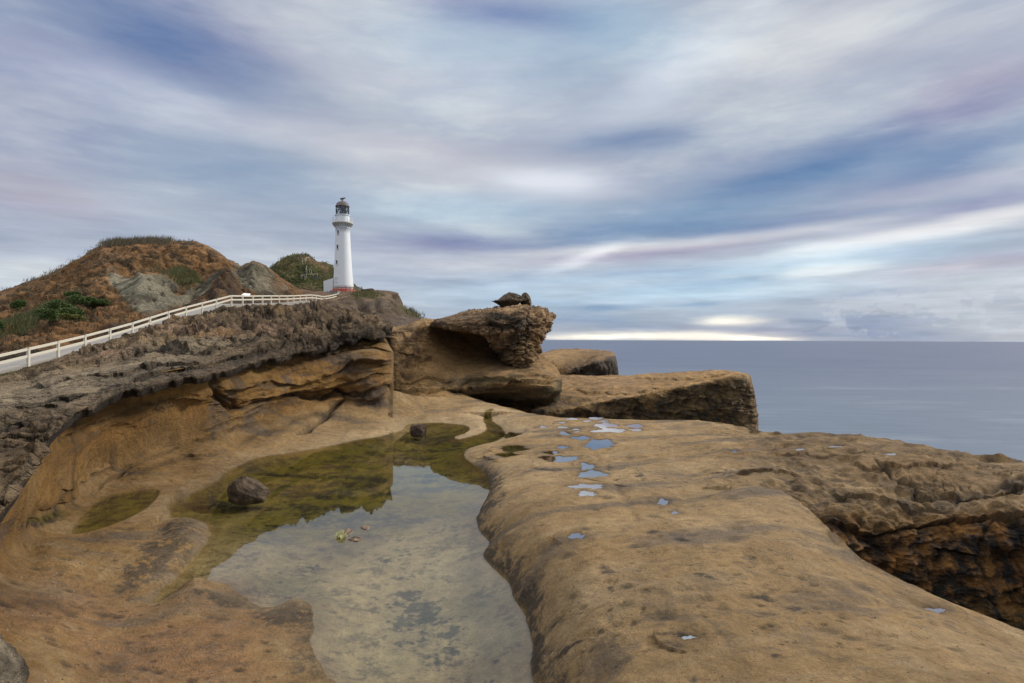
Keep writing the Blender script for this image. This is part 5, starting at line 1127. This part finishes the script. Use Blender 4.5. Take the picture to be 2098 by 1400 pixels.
def pymesh(name, V, Fc, mat, parent=None, loc=None):
    me = bpy.data.meshes.new(name); me.from_pydata([tuple(v) for v in V], [], Fc); me.materials.append(mat)
    o = bpy.data.objects.new(name, me); COL.objects.link(o); o.parent = parent
    if loc is not None: o.location = Vector(loc)
    return o
ML = leaf_mat('shrub leaves', (.018, .035, .008), (.055, .10, .018), (.12, .17, .035))
MLy = leaf_mat('yellow shrub leaves', (.05, .06, .012), (.12, .13, .025), (.20, .20, .05))
rr = random.Random(9)
SHR = [(107,648,26,18,'dark glossy green shrub at the left end of the hillside thicket'),(137,632,30,18,'broad green shrub in the middle of the hillside thicket'),(178,618,28,15,'rounded green shrub at the upper right of the thicket'),(163,642,26,13,'bright green shrub at the lower edge of the thicket'),(207,622,18,8,'thin green shrub at the right tip of the thicket'),(158,606,12,6,'small dark shrub just above the thicket'),(46,628,14,12,'lone bright green tussock on the slope left of the thicket'),(8,668,16,15,'green shrub low on the slope at the left edge'),(160,655,22,7,'yellow-green low shrub fringing the foot of the thicket')]
for i, (x, y, rx, ry, lb) in enumerate(SHR):
    q = locate(HX, x, y+ry*.3); D = proj(q[None])[2][0]; m_ = D/F
    root = empty('shrub', Vector(q)); tag(root, lb, 'shrub', 'shrubs on the brown hillside')
    V, Fc = [], []
    for k in range(7):
        cx_, cz_ = rr.uniform(-.6, .6)*rx*m_, rr.uniform(-.3, .5)*ry*m_
        v, f = leafcloud((cx_, -rr.uniform(.2, 1.2), cz_+.2), (rx*.5*m_, rx*.35*m_, ry*.55*m_), 380, .18, rr); k0 = len(V); V += v; Fc += [tuple(a_+k0 for a_ in t_) for t_ in f]
    pymesh('foliage', V, Fc, MLy if i == 8 else ML, root)
    bm = bmesh.new()
    for k in range(4): a_ = rr.uniform(0, 6.28); add_beam(bm, (0, -.3, -.3), (math.cos(a_)*rx*.25*m_, -.6, ry*.5*m_), .07, .07)
    mesh_obj('stems', bm, paint('bark', (.06, .045, .03)), root)
# grass tufts along the ridge and over the slopes
def tufts(name, pts, mat, hgt, n, lean, spread=.5):
    V, Fc = [], []
    for q in pts:
        for k in range(n):
            b = np.array(q)+np.array([rr.gauss(0, spread), rr.gauss(0, spread), -.05]); h = hgt*rr.uniform(.5, 1.3); t = b+np.array([lean*h+rr.gauss(0, .18*h), rr.gauss(0, .15*h), h]); w = .03+.03*hgt
            k0 = len(V); V += [b+np.array([-w, 0, 0]), b+np.array([w, 0, 0]), t]; Fc.append((k0, k0+1, k0+2))
    return tag(pymesh(name, V, Fc, mat), kind='stuff')
def surf_pts(Xg, a, b, test, n, seed):
    k = np.argwhere(test(a, b)); r_ = np.random.default_rng(seed); k = k[r_.integers(0, len(k), n)]; return [Xg[i, j] for i, j in k]
ridy = lambda a: np.interp(a, hx, rid)
MG = leaf_mat('dry grass', (.06, .045, .025), (.13, .10, .055), (.22, .18, .10))
tufts('ridge_grass', surf_pts(HX, hla, hlb, lambda a, b: (a > -60) & (a < 395) & (np.abs(b-ridy(a)) < 3.5) & (hlD < 110) & (gnoise(a/11, a*0, a*0, 3) > -.12), 420, 1), MG, .45, 6, .3)
tufts('ridge_grass', surf_pts(HX, hla, hlb, lambda a, b: (a > 215) & (a < 345) & (np.abs(b-ridy(a)) < 2.5) & (hlD < 110), 260, 2), MG, 1.15, 8, .45)
tufts('slope_grass', surf_pts(HX, hla, hlb, lambda a, b: (a > -40) & (a < 400) & (b > ridy(a)+4) & (b < pathy(a)-30) & (clay(a, b) < .2) & (gnoise(a/14, b/9, a*0, 5) > .12), 1300, 3), leaf_mat('slope tufts', (.03, .025, .012), (.09, .065, .025), (.15, .11, .05)), .32, 6, .1, .35)
tufts('slope_grass', surf_pts(HX, hla, hlb, lambda a, b: (gblob(a, b, 370, 568, 45, 16, 20) > .45) | (gblob(a, b, 70, 655, 130, 16, -20) > .6), 1500, 4), leaf_mat('olive tufts', (.05, .055, .015), (.12, .12, .035), (.19, .18, .07)), .5, 7, .1, .4)
V, Fc = [], []
gpts = surf_pts(GX, ga, gb, lambda a, b: (a > 545) & (a < 700) & (b < 600) & (gblob(a, b, 650, 545, 24, 9, 30) < .4), 700, 5)
for q in gpts:
    v, f = leafcloud(q, (1.2, 1.2, .35), 12, .5, rr); k0 = len(V); V += v; Fc += [tuple(x_+k0 for x_ in t_) for t_ in f]
tag(pymesh('hill_scrub', V, Fc, leaf_mat('hill scrub', (.025, .04, .008), (.075, .09, .018), (.14, .14, .05))), kind='stuff')
tufts('headland_grass', surf_pts(HXg, ha, hb, lambda a, b: (gblob(a, b, 752, 606, 28, 6) > .4) | (gblob(a, b, 840, 642, 30, 5, 35) > .5), 260, 6), leaf_mat('headland tufts', (.06, .06, .02), (.13, .12, .04), (.2, .18, .08)), .7, 7, .2, .6)
# ================================================================== PEOPLE on the far hill
def person(loc, label, shirt, h=1.72, face=0.0, lean=0.0):
    J = [((0, 0, .93), .13), ((0, 0, 1.15), .12), ((0, 0, 1.38), .15), ((0, 0, 1.50), .055), ((0, -.01, 1.62), .10), ((0, -.01, 1.70), .075)]
    Ed = [(0, 1), (1, 2), (2, 3), (3, 4), (4, 5)]
    for s in (-1, 1):
        k = len(J); J += [((s*.17, 0, 1.40), .06), ((s*.23, .02, 1.15), .045), ((s*.22, -.10, .92), .035), ((s*.21, -.13, .83), .03)]; Ed += [(2, k), (k, k+1), (k+1, k+2), (k+2, k+3)]
        k = len(J); J += [((s*.09, 0, .85), .095), ((s*.11, -.03+.05*s, .48), .065), ((s*.12, .03+.08*s, .08), .045), ((s*.13, -.12+.08*s, .04), .035)]; Ed += [(0, k), (k, k+1), (k+1, k+2), (k+2, k+3)]
    me = bpy.data.meshes.new('person'); me.from_pydata([j[0] for j in J], Ed, []); o = bpy.data.objects.new('person', me); COL.objects.link(o)
    sk = o.modifiers.new('skin', 'SKIN')
    for v, (_, r) in zip(me.skin_vertices[0].data, J): v.radius = (r, r)
    me.skin_vertices[0].data[0].use_root = True
    o.modifiers.new('sub', 'SUBSURF').levels = 2; o.modifiers['sub'].render_levels = 2
    m, t, oo = mat_new('person clothes and skin'); g = t.new('ShaderNodeTexCoord'); sp_ = t.new('ShaderNodeSeparateXYZ'); t.put(sp_.inputs[0], g.outputs['Object'])
    c = t.mix(t.math('GREATER_THAN', sp_.outputs[2], .92), (.03, .03, .04, 1), (*shirt, 1)); c = t.mix(t.math('GREATER_THAN', sp_.outputs[2], 1.47), c, (.4, .25, .18, 1))
    s_ = t.new('ShaderNodeBsdfPrincipled'); t.put(s_.inputs['Base Color'], c); s_.inputs['Roughness'].default_value = .85; t.l.new(s_.outputs[0], oo.inputs[0]); me.materials.append(m)
    o.location = Vector(loc); o.rotation_euler = (lean, 0, face); o.scale = (h/1.78,)*3
    tag(o, label, 'person')
    bm = bmesh.new(); bmesh.ops.create_uvsphere(bm, u_segments=14, v_segments=10, radius=.115)
    for v in bm.verts: v.co = Vector((v.co.x*.95, v.co.y+.015, v.co.z*.9+1.69))
    bmesh.ops.delete(bm, geom=[v for v in bm.verts if v.co.z < 1.64 and v.co.y < 0], context='VERTS')
    mesh_obj('hair', bm, M['clothd'], o, True)
qa = locate(GX, 622, 524); person(Vector(qa)+Vector((.1, -.6, -.25)), 'person in a white top standing on the summit lookout of the green hill', (.75, .75, .78))
qa = locate(GX, 628, 526); person(Vector(qa)+Vector((0, -.5, -.1)), 'person in dark clothes beside the one in white on the green hill summit', (.02, .02, .025), face=.6)
qa = locate(GX, 635, 549); person(Vector(qa)+Vector((0, -1.0, .1)), 'lone person in black walking the track halfway down the green hill', (.015, .015, .018), face=-.8)

# loose grit, shell bits and weed scraps lying on the rock
def grit(name, pts, mat, s0, s1):
    V, Fc = [], []
    for q in pts:
        s_ = rr.uniform(s0, s1)*(.6+.09*q[1]); a_ = rr.uniform(0, 3.14); ca, sa = math.cos(a_), math.sin(a_); k0 = len(V); h_ = s_*rr.uniform(.3, .7)
        for (u, v) in ((-1, -.6), (.7, -.8), (1.1, .5), (-.4, .9)): u *= rr.uniform(.7, 1.3); V.append((q[0]+s_*(u*ca-v*sa), q[1]+s_*(u*sa+v*ca), q[2]-.003))
        V.append((q[0]+s_*.2, q[1], q[2]+h_)); Fc += [(k0+i, k0+(i+1) % 4, k0+4) for i in range(4)]
    tag(pymesh(name, V, Fc, mat), kind='stuff')
grit('pale_grit', GRIT[:380], leaf_mat('shell bits', (.35, .28, .18), (.55, .5, .4), (.75, .72, .66)), .003, .0075)
grit('dark_grit', GRIT[380:], leaf_mat('dark grit', (.03, .025, .02), (.07, .055, .04), (.12, .09, .06)), .004, .012)
